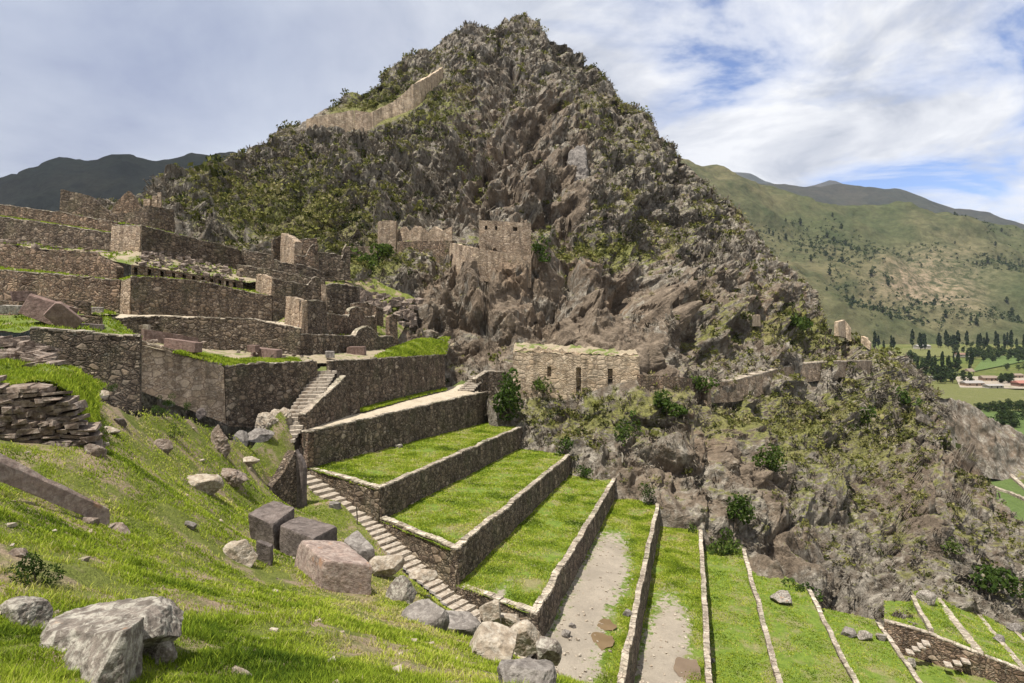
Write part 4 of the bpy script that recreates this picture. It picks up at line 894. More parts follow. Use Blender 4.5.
ok = inside_fg(vx, vy); V = np.c_[vx, vy, fg_z(vx, vy)]; Fq = grid_faces(len(ys), len(xs)); Fq = Fq[ok[Fq].all(1)]
u_, inv_i = np.unique(Fq, return_inverse=True); o = mesh_np('grass_slope', V[u_], inv_i.reshape(-1, 4), M_slope, origin=False, smooth=True)
tag(o, 'bright green grassy slope in the foreground falling towards the stairs', 'slope', kind='structure')
def fg_pt(u, v, d=None):
    """point of the slope seen at an image pixel"""
    ds = np.arange(3.0, 56, .05); x = (u - CU) / F * ds; z = -(v - CV) / F * ds
    g = fg_z0(x, ds); i = np.argmax(z < g) if (z < g).any() else len(ds) - 1
    return np.array((x[i], ds[i], fg_z(x[i:i+1], ds[i:i+1])[0]))
# bank behind the crumbling slab wall at the far left
loft('grass_bank', [P((-40,372,21),(0,383,21.3),(45,384,21.8),(70,392,22.4),(92,440,22.3)), P((-40,366,25),(0,375,25),(45,368,27),(75,370,30),(98,392,32)), P((-40,345,31),(0,345,31),(25,350,33),(60,371,33.6),(105,385,34.3))], M_grassybank, 'grassy bank with rubble above the crumbling slab wall', nu=60, nv=20, amp=.25)
# crumbling dry-stone wall of flat slabs
mb = MB(); sw0, sw1 = A(-30, 440, 20.2), A(96, 452, 22.0)
for lay in range(15):
    s = 0.0; z0 = lay / 14
    while s < 1:
        w = random.uniform(.22, .75); f = min(s + w / 4.3 / 2, 1); 
        p = sw0 + (sw1 - sw0) * f; top = 2.15 if f < .72 else 2.15 * max(0, 1 - (f - .72) / .30)
        zz = lay * .152
        if zz < top + random.uniform(-.15, .1):
            back = 0.0 + .35 * zz / 2.15
            mb.box((p[0], p[1] + back + random.uniform(-.16, .1), sw0[2] + (sw1[2] - sw0[2]) * f + zz - .1), w / 2, random.uniform(.3, .55), random.uniform(.05, .095), random.uniform(-.35, .35) + .35, .06, .16)
        s += w / 4.3 * .93
o = mb.build('slab_wall', M_slab); tag(o, 'crumbling dry stone wall of flat schist slabs at the left edge', 'wall')
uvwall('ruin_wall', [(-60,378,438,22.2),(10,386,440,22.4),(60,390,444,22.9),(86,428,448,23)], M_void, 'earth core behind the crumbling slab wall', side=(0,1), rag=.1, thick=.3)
mb = MB()
for k in range(150):
    u = random.uniform(-5, 52); v = random.uniform(338, 366); d = 27 + (366 - v) * .16 + random.uniform(-.5, .5)
    if u > 24 and v < 345: continue
    p = A(u, v, d); mb.box(p, random.uniform(.15, .5), random.uniform(.15, .4), random.uniform(.05, .12), random.uniform(-.5, .5), .04, .25)
tag(mb.build('rubble_slabs', M_slab), 'heap of loose flat rubble slabs at the left edge above the bank', 'rubble', kind='stuff')
# fallen stones on the ledges of the ruins
mb = MB()
def strew(quad, n, r0, r1):
    a, b, c, d = [A(*q) for q in quad]
    for _ in range(n):
        s_, t_ = random.random(), random.random(); p = (a * (1 - s_) + b * s_) * (1 - t_) + (d * (1 - s_) + c * s_) * t_; r_ = random.uniform(r0, r1)
        mb.box(p + (0, 0, r_ * .3), r_, r_ * random.uniform(.6, 1), r_ * random.uniform(.4, .7), random.uniform(0, 3), r_ * .35, .3)
strew([(0,244,77),(117,264,74),(112,252.5,80),(0,240.5,84)], 120, .12, .5)
strew([(135,264,74),(243,281,80.5),(240,268,90),(145,250,79)], 130, .10, .36)
strew([(75,322,57.5),(300,328,64),(303,324,72),(100,315,65)], 40, .08, .25)
strew([(240,300,80),(372,322,84),(378,285,101),(240,272,92)], 130, .12, .45)
strew([(350,318,84),(412,330,94),(420,302,100),(352,290,94)], 120, .15, .7)
strew([(145,343,48),(320,362,61),(300,352,65),(150,338,58)], 50, .06, .2)
tag(mb.build('rubble_stones', M_slab, origin=False), 'fallen stones strewn over the ledges of the ruins', 'rubble', kind='stuff')
# dark retaining fin left of the stairs
fin = [A(258,498,42.5), A(272,488,43.8), A(285,470,45.2), A(295.5,450.5,46.6)]; rag_wall('fin_wall', fin, [A(258,506,42.5)[2]-1, A(272,508,43.8)[2]-1, A(285,508,45.2)[2]-1, A(295,510,46.6)[2]-1], M_wallfine, 'dark pointed fin of wall left of the upper stair flight', 'wall', side=(-.7,.6), rag=.05, thick=.7, step=.25)
fe = A(302,508,46.2); rag_wall('fin_wall', [A(295.5,450.5,46.6), A(299,456,46.6), fe + (0, .3, 3.0)], [A(295,510,46.6)[2]-1, fe[2]-1, fe[2] - 1], M_dkblock, 'smooth dark end face of the fin wall above the block pair', 'wall', side=(-.7,.6), rag=.02, thick=.5, step=.25)

# ------------------------------------------------------------------ rocks and dressed blocks
def rock_mesh(name, c, sz, seed, mt, rz=0.0, planes=14, rough=.05, boxy=0.0, label=None, cat=None, group=None, n=26, tilt=(0, 0), bev=.14, flat_top=None):
    """faceted boulder: cube-sphere cut by random planes (or by box planes), roughened"""
    rs = np.random.default_rng(seed); g = np.linspace(-1, 1, n); a, b = np.meshgrid(g, g); a, b = a.ravel(), b.ravel(); one = np.ones_like(a)
    faces = [np.c_[a, b, one], np.c_[b, a, -one], np.c_[one, a, b], np.c_[-one, b, a], np.c_[b, one, a], np.c_[a, -one, b]]
    Dv = np.concatenate(faces); Dv = Dv / np.linalg.norm(Dv, axis=1)[:, None]
    Fq = np.concatenate([grid_faces(n, n) + k * n * n for k in range(6)])
    if boxy:
        B = [(1, 0, 0), (-1, 0, 0), (0, 1, 0), (0, -1, 0), (0, 0, 1), (0, 0, -1)]; Pn = [np.array(q, float) + rs.normal(0, boxy, 3) for q in B]; Ph = [1.0] * 6
        for _ in range(5):
            q = rs.choice([-1, 1], 3).astype(float); q[rs.integers(3)] = 0; Pn.append(q + rs.normal(0, .1, 3)); Ph.append((1.0 - bev * rs.uniform(.2, 1)) * 1.414)
    else:
        Pn = [rs.normal(0, 1, 3) for _ in range(planes)]; Ph = list(rs.uniform(.52, .95, planes)); sz = tuple(1.12 * q for q in sz)
        if flat_top: Pn.append(np.array((rs.normal(0, .12), rs.normal(0, .12), 1))); Ph.append(flat_top)
    rad = np.full(len(Dv), 9.0 if boxy else 1.0)
    for p, h in zip(Pn, Ph):
        ln = np.linalg.norm(p); p = p / ln; hh = h / (ln if boxy and h > 1.05 else 1)
        if boxy and h > 1.05: hh = h / 1.0 * 1.0
        dt = Dv @ p; rad = np.minimum(rad, np.where(dt > .05, hh / np.maximum(dt, .05), 9))
    W = Dv * rad[:, None] * np.array(sz)[None]
    m = float(np.mean(sz)); off = seed * 17.3
    W = W + Dv * (rough * m * (fbm(W / m * 1.6 + off, 4, seed % 90) + .5 * fbm(W / m * 6 + off, 3, seed % 90 + 5) ))[:, None]
    ca, sa = math.cos(tilt[0]), math.sin(tilt[0]); W = W @ np.array([[1, 0, 0], [0, ca, sa], [0, -sa, ca]])
    ca, sa = math.cos(tilt[1]), math.sin(tilt[1]); W = W @ np.array([[ca, 0, -sa], [0, 1, 0], [sa, 0, ca]])
    ca, sa = math.cos(rz), math.sin(rz); W = W @ np.array([[ca, sa, 0], [-sa, ca, 0], [0, 0, 1]])
    o = mesh_np(name, W + np.array(c), Fq, mt, origin=True, smooth=not boxy and rough < .03)
    if label: tag(o, label, cat, group)
    return o
def boulder(name, u, vb, d, wpx, hpx, mt, label, cat='boulder', seed=None, deep=.8, sink=.2, group=None, **kw):
    p = A(u, vb, d) if d else fg_pt(u, vb); dd = p[1]; w, h = wpx * dd / F / 2, hpx * dd / F / 2
    if d is None:
        a_ = np.linspace(0, 6.28, 9); lo = float(np.min(fg_z0(p[0] + w * .7 * np.cos(a_), p[1] + w * deep * (.4 + .6 * np.sin(a_))))); ex_ = min(max(0.0, p[2] - lo) * .8 + .08, 1.0 * h); h *= 1.22
        p = p + (0, 0, -ex_)
    h2 = h * (1 + sink); p = p + (0, w * deep * .45, h - h * sink)
    return rock_mesh(name, p, (w * 1.08, w * deep, h2 * 1.08), seed if seed else int(u * 7 + vb), mt, label=label, cat=cat, group=group, **kw)
# dressed monoliths beside the stairs
GB = 'toppled dressed blocks'
def block(pts, label, mt, rough=.012, seed=1, n=26):
    """hexahedron from 8 corners set from image pixels, bottom four then top four, faces subdivided and worn"""
    c = [np.array(p) for p in pts]; quads = [(3, 2, 1, 0), (4, 5, 6, 7), (0, 1, 5, 4), (1, 2, 6, 5), (2, 3, 7, 6), (3, 0, 4, 7)]
    Vs, Fs = [], []; s, t = np.meshgrid(np.linspace(0, 1, n), np.linspace(0, 1, n), indexing='ij'); s, t = s.ravel()[:, None], t.ravel()[:, None]
    cen = sum(c) / 8; sz = np.linalg.norm(c[6] - c[0]) / 2
    for k, q in enumerate(quads):
        a, b, cc, d = [c[i] for i in q]; X = (a * (1 - s) + b * s) * (1 - t) + (d * (1 - s) + cc * s) * t
        Vs.append(X); Fs.append(grid_faces(n, n)[:, ::-1] + k * n * n)
    V = np.concatenate(Vs); Dv = V - cen; r = np.linalg.norm(Dv, axis=1)
    edge = np.concatenate([np.minimum(np.minimum(s, 1 - s), np.minimum(t, 1 - t)).ravel() for _ in quads])
    corner = np.concatenate([(np.minimum(s, 1 - s) + np.minimum(t, 1 - t)).ravel() for _ in quads])
    wear = -.018 * np.exp(-edge * 30) * (1 + 1.2 * vnoise(V * 2.5 + seed, seed)) - .05 * np.exp(-corner * 16)
    V = V + Dv / r[:, None] * (sz * (wear + rough * (fbm(V / sz * 2.2 + seed, 4, seed)) + rough * .5 * fbm(V / sz * 9, 2, seed)))[:, None]
    o = mesh_np('stone_block', V, np.concatenate(Fs), mt); return tag(o, label, 'stone block', GB)
def up(p, h, dx=0, dy=0): return np.array(p) + (dx, dy, h)
t = [A(247,513,26.2), A(272,524.5,25.6), A(295.5,507,27.0), A(273.5,499.5,28.0)]
block([A(252,543,26.4) + (0, .1, -.8), A(277,566,25.4) + (0, 0, -.3), A(293.5,548,27.0) + (0, 0, -.4), A(274,535,28.2) + (0, 0, -.5)] + t, 'tall dark block leaning by the fin wall, leftmost of the block group', M_dkblock, seed=3)
t = [A(279,525,25.6), A(313,538.5,24.4), A(338,525.5,26.0), A(299,515.5,27.4)]
block([A(280,556,25.3) + (0, 0, -.5), A(312,572,24.4) + (0, 0, -.4), A(337,549,26.2) + (0, 0, -.5), A(300,540,27.5) + (0, 0, -.5)] + t, 'brownish grey block with a pale flat top, between the tall dark and the pink block', M_dkblock, seed=5)
t = [A(300,539,23.6), A(323,560,21.6), A(373,565,22.0), A(345,541,24.2)]
block([A(291,566,23.2) + (0, 0, -.4), A(320,594.5,21.5) + (0, 0, -.25), A(371,591,21.9) + (0, 0, -.3), A(352,570,24.2) + (0, 0, -.5)] + t, 'largest pinkish block lying in front of the other blocks', M_pink, seed=8, n=34)
t = [A(343,540,25.6), A(358,552,25.0), A(375,548,25.4), A(357,529,26.6)]
block([A(344,556,25.8) + (0, 0, -.6), A(360,570,25.0) + (0, 0, -.6), A(376,562,25.4) + (0, 0, -.6), A(360,545,26.8) + (0, 0, -.6)] + t, 'smallest grey block tilted behind the pink block', M_grey, seed=11)
GC = 'boulders along the crest of the slope'
boulder('boulder', 402, 604, None, 30, 24, M_lichen, 'leftmost pale knobbly boulder of the crest row', group=GC, seed=21, boxy=.0, planes=12, rough=.05)
boulder('boulder', 424, 626, None, 42, 25, M_grey, 'smooth blue grey boulder, second in the crest row', group=GC, seed=23, planes=8, rough=.04, flat_top=.45, tilt=(.12, -.1))
boulder('boulder', 455, 632, None, 44, 26, M_grey, 'flat topped grey boulder, third in the crest row', group=GC, seed=27, planes=8, rough=.04, flat_top=.42, tilt=(.2, .1))
boulder('boulder', 493, 662, None, 54, 38, M_tanrock, 'long pale tan boulder left of the dark cornered boulder', group=GC, seed=25, planes=9, rough=.05, flat_top=.45, tilt=(.1, .15))
boulder('boulder', 526, 690, None, 52, 36, M_grey, 'dark cornered boulder with pale lichen at the bottom edge', group=GC, seed=36, planes=8, rough=.06, flat_top=.5, deep=.9, n=40)
boulder('boulder', 527, 652, 17.5, 34, 24, M_tanrock, 'small tan boulder behind the dark cornered boulder', group=GC, seed=27, rough=.05)
boulder('boulder', 492, 622, 20.5, 24, 18, M_tanrock, 'little pale stone behind the long tan boulder', group=GC, seed=28, rough=.05)
boulder('boulder', 548, 664, 16, 24, 26, M_lichen, 'pale boulder right of the dark cornered boulder', group=GC, seed=29, rough=.05)
boulder('boulder', 510, 625, 21, 22, 10, M_tanrock, 'low tan stone near the end of the third terrace end wall', group=GC, seed=30, rough=.05)
boulder('boulder', 386, 576, 25, 32, 18, M_tanrock, 'pale low rock right of the pink block', seed=33, rough=.05)
boulder('boulder', 420, 580, 25, 28, 8, M_tanrock, 'low pale rock at the head of the crest row', seed=34, rough=.06)
# foreground boulders
boulder('boulder', 92, 730, 6.3, 92, 84, M_lichen, 'nearest pale lichen boulder with a dark right face', seed=92, boxy=.10, rough=.035, bev=.5, rz=-.45, tilt=(-.12, -.34), n=60, sink=.1, deep=.75)
boulder('boulder', 94, 656, None, 124, 38, M_lichen, 'broad flat boulder with an orange lichen patch behind the nearest boulder', seed=57, rough=.06, planes=9, n=50, flat_top=.62, deep=.8, sink=.3)
boulder('boulder', 152, 664, 7.2, 40, 22, M_lichen, 'small stone tucked right of the nearest boulder', seed=44, rough=.07)
boulder('boulder', 14, 622, None, 50, 22, M_lichen, 'pale rounded boulder cut by the left frame edge', seed=45, rough=.06, sink=.4, n=40)
boulder('boulder', 47, 630, None, 22, 12, M_lichen, 'small pale stone between the left boulders', seed=46, rough=.06)
boulder('boulder', 240, 672, None, 54, 9, M_tanrock, 'thin pale slab lying flush in the grass', seed=47, rough=.05, rz=-.5, deep=.2, sink=.6)
boulder('boulder', 238, 562, None, 34, 21, M_tanrock, 'pale split boulder in the grass left of the tall dark block', seed=48, rough=.06)
boulder('boulder', 264, 563, 22.5, 13, 18, M_dkblock, 'small upright stone at the foot of the tall dark block', seed=49, boxy=.1, rough=.03)
boulder('boulder', 188, 527, None, 12, 6, M_grey, 'tiny pale stone in the middle of the grass', seed=50, rough=.05)
boulder('boulder', 194, 484, None, 40, 14, M_tanrock, 'flat pale boulder on the slope left of the dark rock cluster', seed=51, rough=.06, planes=18, flat_top=.6, sink=.5)
boulder('boulder', 226, 477, None, 34, 12, M_slab, 'dark knobbly rock cluster on the slope', seed=52, rough=.12)
boulder('boulder', 218, 450, None, 18, 24, M_slab, 'upright grey rock on the slope below the plaza corner', seed=53, rough=.10)
boulder('boulder', 240, 439, None, 13, 12, M_grey, 'rounded grey stone beside the upright rock', seed=54, rough=.03)
boulder('boulder', 258, 436, None, 26, 8, M_grey, 'flat grey stone near the foot of the broad stairs', seed=55, rough=.04)
boulder('boulder', 245, 461, None, 22, 5, M_tanrock, 'flat pale slab in the grass above the fin wall', seed=56, rough=.04)
boulder('boulder', 264, 436, 51, 20, 20, M_tanrock, 'tan outcrop left of the foot of the broad stairs', seed=58, rough=.16, planes=8)
boulder('boulder', 279, 428, 53, 18, 20, M_tanrock, 'tan outcrop touching the broad stairs', seed=59, rough=.16, planes=8)
boulder('boulder', 334, 508, None, 10, 5, M_grey, 'small grey stone on the grass beside the upper stair flight', seed=61, boxy=.1, rough=.03)
boulder('boulder', 118, 424, None, 12, 8, M_dkblock, 'dark stone in the grass tongue below the slab wall end', seed=62, rough=.05)
boulder('boulder', 201, 413, None, 10, 9, M_dkblock, 'dark stone high on the grass tongue', seed=63, rough=.06)
boulder('boulder', 108, 432, None, 16, 6, M_tanrock, 'pale flat stone in the grass right of the slab wall', seed=64, rough=.05)
boulder('boulder', 90, 452, None, 24, 12, M_slab, 'dark slab fallen at the right end of the crumbling wall', seed=65, rough=.05)
boulder('boulder', 100, 396, None, 14, 6, M_tanrock, 'pale stone at the top of the grass near the slab wall', seed=66, rough=.05)
boulder('boulder', 160, 448, None, 18, 10, M_slab, 'brown rock cropping out in the middle of the slope', seed=67, rough=.08, sink=.5)
boulder('boulder', 14, 560, None, 20, 8, M_slab, 'low stone half hidden in the grass at the left edge', seed=70, rough=.06, sink=.5)
boulder('boulder', 113, 528, None, 26, 7, M_slab, 'worn brown stone showing through the grass', seed=68, rough=.06, sink=.6)
boulder('boulder', 86, 522, None, 18, 6, M_slab, 'small brown stone showing through the grass', seed=69, rough=.06, sink=.6)
# long sloping slab at the left edge
def long_slab():
    a, b = A(-40, 432, 14.6), A(110, 507, 17.7) + (0, 0, -.05); w = np.array((.1, -.26, -.20))
    pts = [a + w + (0, 0, -.5), b + w * .12 + (0, 0, -.5), b + (0, 0, -.5), a + (0, 0, -.5), a + w, b + w * .12, b, a]
    o = block(pts, 'long smooth stone ramp sloping into the grass at the left edge', M_pink, seed=31, n=40); o.name = 'stone_ramp'; o['category'] = 'stone ramp'; del o['group']
long_slab()
def sblock(u, vb, d, w, h, dp, rz, mt, label, seed, tilt=(0, 0)):
    p = A(u, vb, d) + (0, dp / 2, h / 2 - .05)
    o = rock_mesh('stone_block', p, (w / 2, dp / 2, h / 2), seed, mt, rz=rz, boxy=.05, rough=.012, bev=.12, tilt=tilt, label=label, cat='stone block', group='dressed blocks lying about the ruins')
    return o
sblock(40, 322, 40, 2.5, 1.5, 1.8, .25, M_redblock, 'big tilted reddish block among the rubble at the left', 71, (-.1, .38))
sblock(57, 326, 38.5, 1.9, 1.2, 1.2, .6, M_redblock, 'dark leaning slab right of the big tilted reddish block', 72, (.1, .75))
sblock(18, 301, 47, 1.3, .8, 1.2, .2, M_redblock, 'rounded reddish block behind the big tilted one', 73)
sblock(264, 357, 58.5, 3.0, .85, 1.0, -.25, M_redblock, 'long reddish block lying on the plaza above the broad stairs', 74, (0, .08))
sblock(355.5, 354.5, 71, 2.1, .95, 1.0, -.05, M_redblock, 'rectangular reddish block on the plaza grass', 75)
sblock(329, 357.5, 64, .9, .7, .8, .2, M_grey, 'small squarish grey stone between the two long plaza blocks', 76)
sblock(145, 334, 54, .5, .9, .5, .2, M_tanrock, 'small upright pale stone at the end of the smooth reddish course', 77)
sblock(180, 351, 49, 3.1, .9, .9, -.25, M_redblock, 'reddish block resting behind the pale slab wall', 78, (0, .1))
sblock(252, 352, 58, .9, .7, .7, -.25, M_redblock, 'little reddish block at the foot of the long curved wall', 79)
sblock(41, 303, 51, 1.0, .25, .8, 0, M_tanrock, 'flat pale slab lying on the low reddish wall', 80)
sblock(95, 312, 56, .9, .5, .7, .4, M_lichen, 'whitish stone heap on the corner of the path', 81)
sblock(8, 313, 43, 1.3, .6, .8, .1, M_lichen, 'whitish stone at the far left edge behind the rubble', 82)
# rocks on the terraces
def lawn_pt(u, v):
    V = np.concatenate([q[0] for q in LAWNS]); a = CU + F * V[:, 0] / V[:, 1] - u; b = CV - F * V[:, 2] / V[:, 1] - v
    i = np.argsort(a * a + b * b)[:8]; return float(np.median(V[i, 1]))
for u, v, d, w, h, lb in [(783,603,64,26,9,'white rock at the upper end of the lawn with the bush'), (850,637,62,13,9,'grey round rock at the upper end of the narrowing lawn'), (866,640,61,14,8,'pale rock beside the grey round rock'), (883,641,60,10,8,'pale rock at the foot of the lower right wall'),
                       (929,604,71,18,11,'big white rock at the head of the small lower right lawns'), (912,667,57.5,11,9,'pale stone beside the lowest coping line'), (1016,632,72,14,8,'grey rock at the right edge of the small lawns'), (1000,642,68,12,6,'grey rock right of the broadest small boundary wall'),
                       (712,663,40.5,6,5,'small loose stone on the terrace beside the coping'), (573,628,37.6,7,5,'small stone at the foot of the terrace wall by the gravel'), (567,637,37.2,9,7,'dark stone at the foot of the terrace wall by the gravel'), (627,617,42,9,7,'rust tinted stone on the gravel terrace wall foot'), (398,448,60,8,4,'pale stone on the uppermost lawn')]:
    d = lawn_pt(u, v)
    boulder('rock', u, v + .5, d, w, h, M_lichen if 'white' in lb or 'pale' in lb else M_grey, lb, cat='rock', seed=int(u + v), rough=.07, n=16)
# thin wooden stake by the stairs
mb = MB(); p = A(357, 531, 45.2); mb.tube([p, p + (.02, 0, 1.0), p + (-.06, 0, 2.1)], [.06, .055, .045], 6); mb.tube([p + (-.06, 0, 1.95), p + (.10, 0, 1.92)], [.03, .03], 5)
tag(mb.build('wooden_stake', M_bark), 'thin wooden stake standing at the edge of the stairs', 'stake')

# ------------------------------------------------------------------ ruins on the mountain
def cliff_wall(name, pts, mt, label, off=0.0, deep=4.0, **kw):
    off = off * .3 - .5
    P_ = []; zb = []
    for u, vt, vb in pts:
        d = on_rock(u, vb, 5)[1] - off; P_.append(A(u, vt, d)); zb.append(A(u, vb, d)[2] - deep)
    return rag_wall(name, P_, zb, mt, label, kw.pop('cat', 'wall'), kw.pop('group', None), **kw)
cliff_wall('fortress_wall', [(306.5,119,129),(330,114,127),(354,110,126)], M_plaster, 'tan fortress wall at the left end high on the mountain shoulder', off=1.5, rag=.2, thick=1.2, step=.8, group='high fortress walls on the mountain')
cliff_wall('fortress_wall', [(354.5,110.3,126),(372,112.5,125)], M_tanwall, 'short middle section of the high fortress wall, shade painted as darker stone', off=1.5, rag=.2, thick=1.2, step=.8, group='high fortress walls on the mountain')  # shade put into darker masonry than the sections on either side
cliff_wall('fortress_wall', [(372.5,112,125.5),(382,107,118),(392,102.5,114),(403,94,110),(413,84,106),(420,81,101),(430,76,88),(443,67,74)], M_plaster, 'tan fortress wall climbing steeply to the right high on the mountain', off=1.5, rag=.25, thick=1.2, step=.8, group='high fortress walls on the mountain')
cliff_wall('cliff_tower', [(379.5,221,249),(388,220,249),(396,221,249)], M_tanwall, 'tall tan wall end on the cliff ledge left of the ledge wall', off=2.0, rag=.15, thick=2.2, step=.5, cat='tower')
cliff_wall('ledge_wall', [(396.5,231,242),(404,226,242),(409,231.5,242),(415,226,242),(422,226.5,242),(428,232,242),(434,226,242),(442,231,242),(452,226,242)], M_tanwall, 'broken ledge wall with toothed top on the cliff', off=1.6, rag=.1, thick=.9, step=.5)
cliff_wall('ledge_wall', [(346,247,254),(364,246,254),(380,246.5,254)], M_tanwall, 'low ledge wall leading left from the tan cliff tower', off=1.5, rag=.1, thick=.8, step=.5)
cliff_wall('ledge_wall', [(397,241.5,250),(425,241,248),(452,240.5,248)], M_wallred, 'low front wall of the ledge below the toothed wall', off=3.0, rag=.1, thick=.8, step=.5)
cliff_wall('ledge_wall', [(450,243,253),(475,248,258),(500,252,263),(531,256,267)], M_tanwall, 'long retaining wall below the cliff house', off=3.2, rag=.12, thick=1.0, step=.6)
cliff_wall('ledge_wall', [(640,375,386),(680,377,387),(703,380,389)], M_wallred, 'low brown wall right of the long plastered building', off=1.5, rag=.1, thick=.8, step=.5)
cliff_wall('path_wall', [(712,383.5,389),(735,381,388),(755,376,384),(790,366,373),(830,362,367),(872,361,365)], M_tanwall, 'pale wall holding up the cliff path', off=0.2, deep=2.4, rag=.06, thick=2.2, step=.7, cope=(M_cope, 1.6))
cliff_wall('path_wall', [(702,379,398),(705,380,402),(708,385,404)], M_tanwall, 'narrow pale buttress where the cliff path meets the brown wall', off=2.0, rag=.06, thick=.8, step=.4)
cliff_wall('tan_ruin', [(838,322,334),(845,320,336),(851,328,340)], M_plaster, 'small tan ruin wall at the right shoulder of the mountain', off=3.0, deep=.5, rag=.2, thick=.9, step=.6)
cliff_wall('tan_ruin', [(861,336,341),(866,338,345),(870,343,348)], M_plaster, 'tiny tan wall stub right of the small tan ruin', off=3.0, deep=.5, rag=.1, thick=.9, step=.6)
cliff_wall('tan_ruin', [(745,315,324),(760,315,324)], M_plaster, 'tiny tan ruin under the rock overhang', off=3.0, deep=.5, rag=.1, thick=.9, step=.6)
q_ = [(562, 205), (591, 202), (585, 143), (569, 150)]; dq = np.mean([on_rock(u_, v_, 5)[1] for u_, v_ in q_])
f_ = [A(u_, v_, dq - 1.2 + .10 * (205 - v_)) for u_, v_ in q_]; k_ = [p_ + (1.5, 9, -1.0) for p_ in f_]
o = block([f_[0], f_[1], k_[1], k_[0], f_[3], f_[2], k_[2], k_[3]], 'tall smooth pale rock slab standing out on the mountain face', M_grey, rough=.075, seed=41, n=40); o.name = 'rock_slab'; o['category'] = 'rock slab'; del o['group']
# cliff house with windows
p0 = A(479.5, 220, on_rock(485, 250, 6)[1] - .5); d1 = p0[1] + .8; p1 = A(531, 223, d1); hz = A(480, 250, p0[1])[2]
sbk = [0, .10, .15, .30, .345, .52, .56, .645, .735, 1.0]
house = panel('cliff_house', p0, p1, p0[2], p1[2], hz - 2, hz - 2, sbk, [0, .60, .635, .77, .87, 1.0], {(7, 3), (3, 3), (1, 3)}, M_tanwall, 1.2, 4.5, 'roofless cliff house with window openings under the rock face', 'house')
# long plastered building
dl, d0, dr = [on_rock(u_, v_, 6)[1] for u_, v_ in ((520, 391), (575, 396), (634, 398))]; d0 = (dl + d0 + dr) / 3 + 0.5; p0 = A(513, 350, d0 + .8); p1 = A(639.5, 357, d0 - .4); zb = A(575, 393, d0)[2] - 4.0
L = 126.5; cs_ = [(x - 513) / L for x in (546, 579, 611)]
sbk = [0]; holes = set()
for x, w in ((549.5, 4), (579, 5), (610.5, 5)):
    sbk += [(x - w / 2 - 513) / L, (x + w / 2 - 513) / L]
sbk += [1.0]
bld = panel('plastered_building', p0, p1, p0[2] - .3, p1[2], zb, zb, sbk, [0, .33, .64, .80, 1.0], {(1, 2), (3, 1), (3, 2), (5, 1), (5, 2)}, M_plaster, .9, 5.5, 'long roofless plastered building with doorways at the cliff foot', 'building')
t2 = (p1 - p0)[:2]; t2 /= np.linalg.norm(t2); nb = np.array((-t2[1], t2[0]))
top_ = [p0 + (0, 0, -.2), p1 + (0, 0, .05)]; bk = [p0 + (nb[0] * 5, nb[1] * 5, .9), p1 + (nb[0] * 5, nb[1] * 5, .8)]
o, _, _ = loft('roof_turf', [top_, bk], M_earth, None, nu=80, nv=12, amp=.35, sc=1.2); o.parent = bld; o.location = o.location - bld.location
o['label'] = 'grassy rubble along the top of the building'
rag_wall('wall_top', [p0 + (.1, .3, .05), p0 * .75 + p1 * .25 + (0, .3, .45), p0 * .45 + p1 * .55 + (0, .3, .1), p1 + (-.2, .3, .3)], [p0[2] - .7, p0[2] * .75 + p1[2] * .25 - .6, p0[2] * .45 + p1[2] * .55 - .5, p1[2] - .35], M_plaster, thick=.9, rag=.4, step=.35, parent=bld, side=nb)

# ------------------------------------------------------------------ vegetation
def blades(name, B, hgt, wid, tint, mt, lean=0.45, up=None, seg=2, droop=0.0):
    """grass blades: base points B (n,3), per-blade height, width, tint"""
    n = len(B); a = RNG.uniform(0, 2 * np.pi, n); ln = RNG.uniform(0.1, 1.0, n) * lean
    up = np.tile((0, 0, 1.0), (n, 1)) if up is None else up
    dirh = np.c_[np.cos(a), np.sin(a), np.zeros(n)]; side = np.c_[-np.sin(a), np.cos(a), np.zeros(n)]
    b = RNG.uniform(0, 2 * np.pi, n); side = side * np.cos(b)[:, None] + dirh * np.sin(b)[:, None]
    ax = up + dirh * ln[:, None]; ax /= np.linalg.norm(ax, axis=1)[:, None]
    h = hgt[:, None]; w = wid[:, None] * side * .5
    mid = B + ax * h * .55; tip = B + ax * h * (.98 - droop) + dirh * (ln[:, None] * h * .5) - np.array((0, 0, 1.)) * (droop * h)
    V = np.stack([B - w, B + w, mid - w * .75, mid + w * .75, tip], 1).reshape(-1, 3)
    i = np.arange(n)[:, None] * 5
    F3 = np.concatenate([i + (0, 1, 3), i + (0, 3, 2), i + (2, 3, 4)], 0)
    o = mesh_np(name, V, F3, mt, attrs={'tint': np.repeat(np.clip(tint, 0, 1), 5)}, origin=False)
    return o

# foreground grass
def sample_fg(n, dmin, dmax):
    d = dmin * (dmax / dmin) ** RNG.uniform(0, 1, n); u = RNG.uniform(-110, 640, n)
    x = (u - CU) / F * d; ok = inside_fg(x, d + .3); return x[ok], d[ok]
x, y = sample_fg(150000, 3.5, 54)
pch = fbm(np.c_[x / 3.2, y / 3.2, x * 0], 4, 201); den = vnoise(np.c_[x / 1.1, y / 1.1, x * 0 + 4], 205)
keep = (pch + .45 * den) < (.25 + .3 * RNG.uniform(-1, 1, len(x))); x, y, pch, den = x[keep], y[keep], pch[keep], den[keep]
K = 5; n = len(x) * K
bx = np.repeat(x, K) + RNG.normal(0, .05, n) * np.clip(np.repeat(y, K) / 9, .6, 3); by = np.repeat(y, K) + RNG.normal(0, .05, n) * np.clip(np.repeat(y, K) / 9, .6, 3)
tuft = np.repeat(np.clip(.75 + 0.9 * vnoise(np.c_[x / .8, y / .8, x * 0 + 9], 210) + .5 * vnoise(np.c_[x / .25, y / .25, x * 0], 213), .25, 1.9), K)
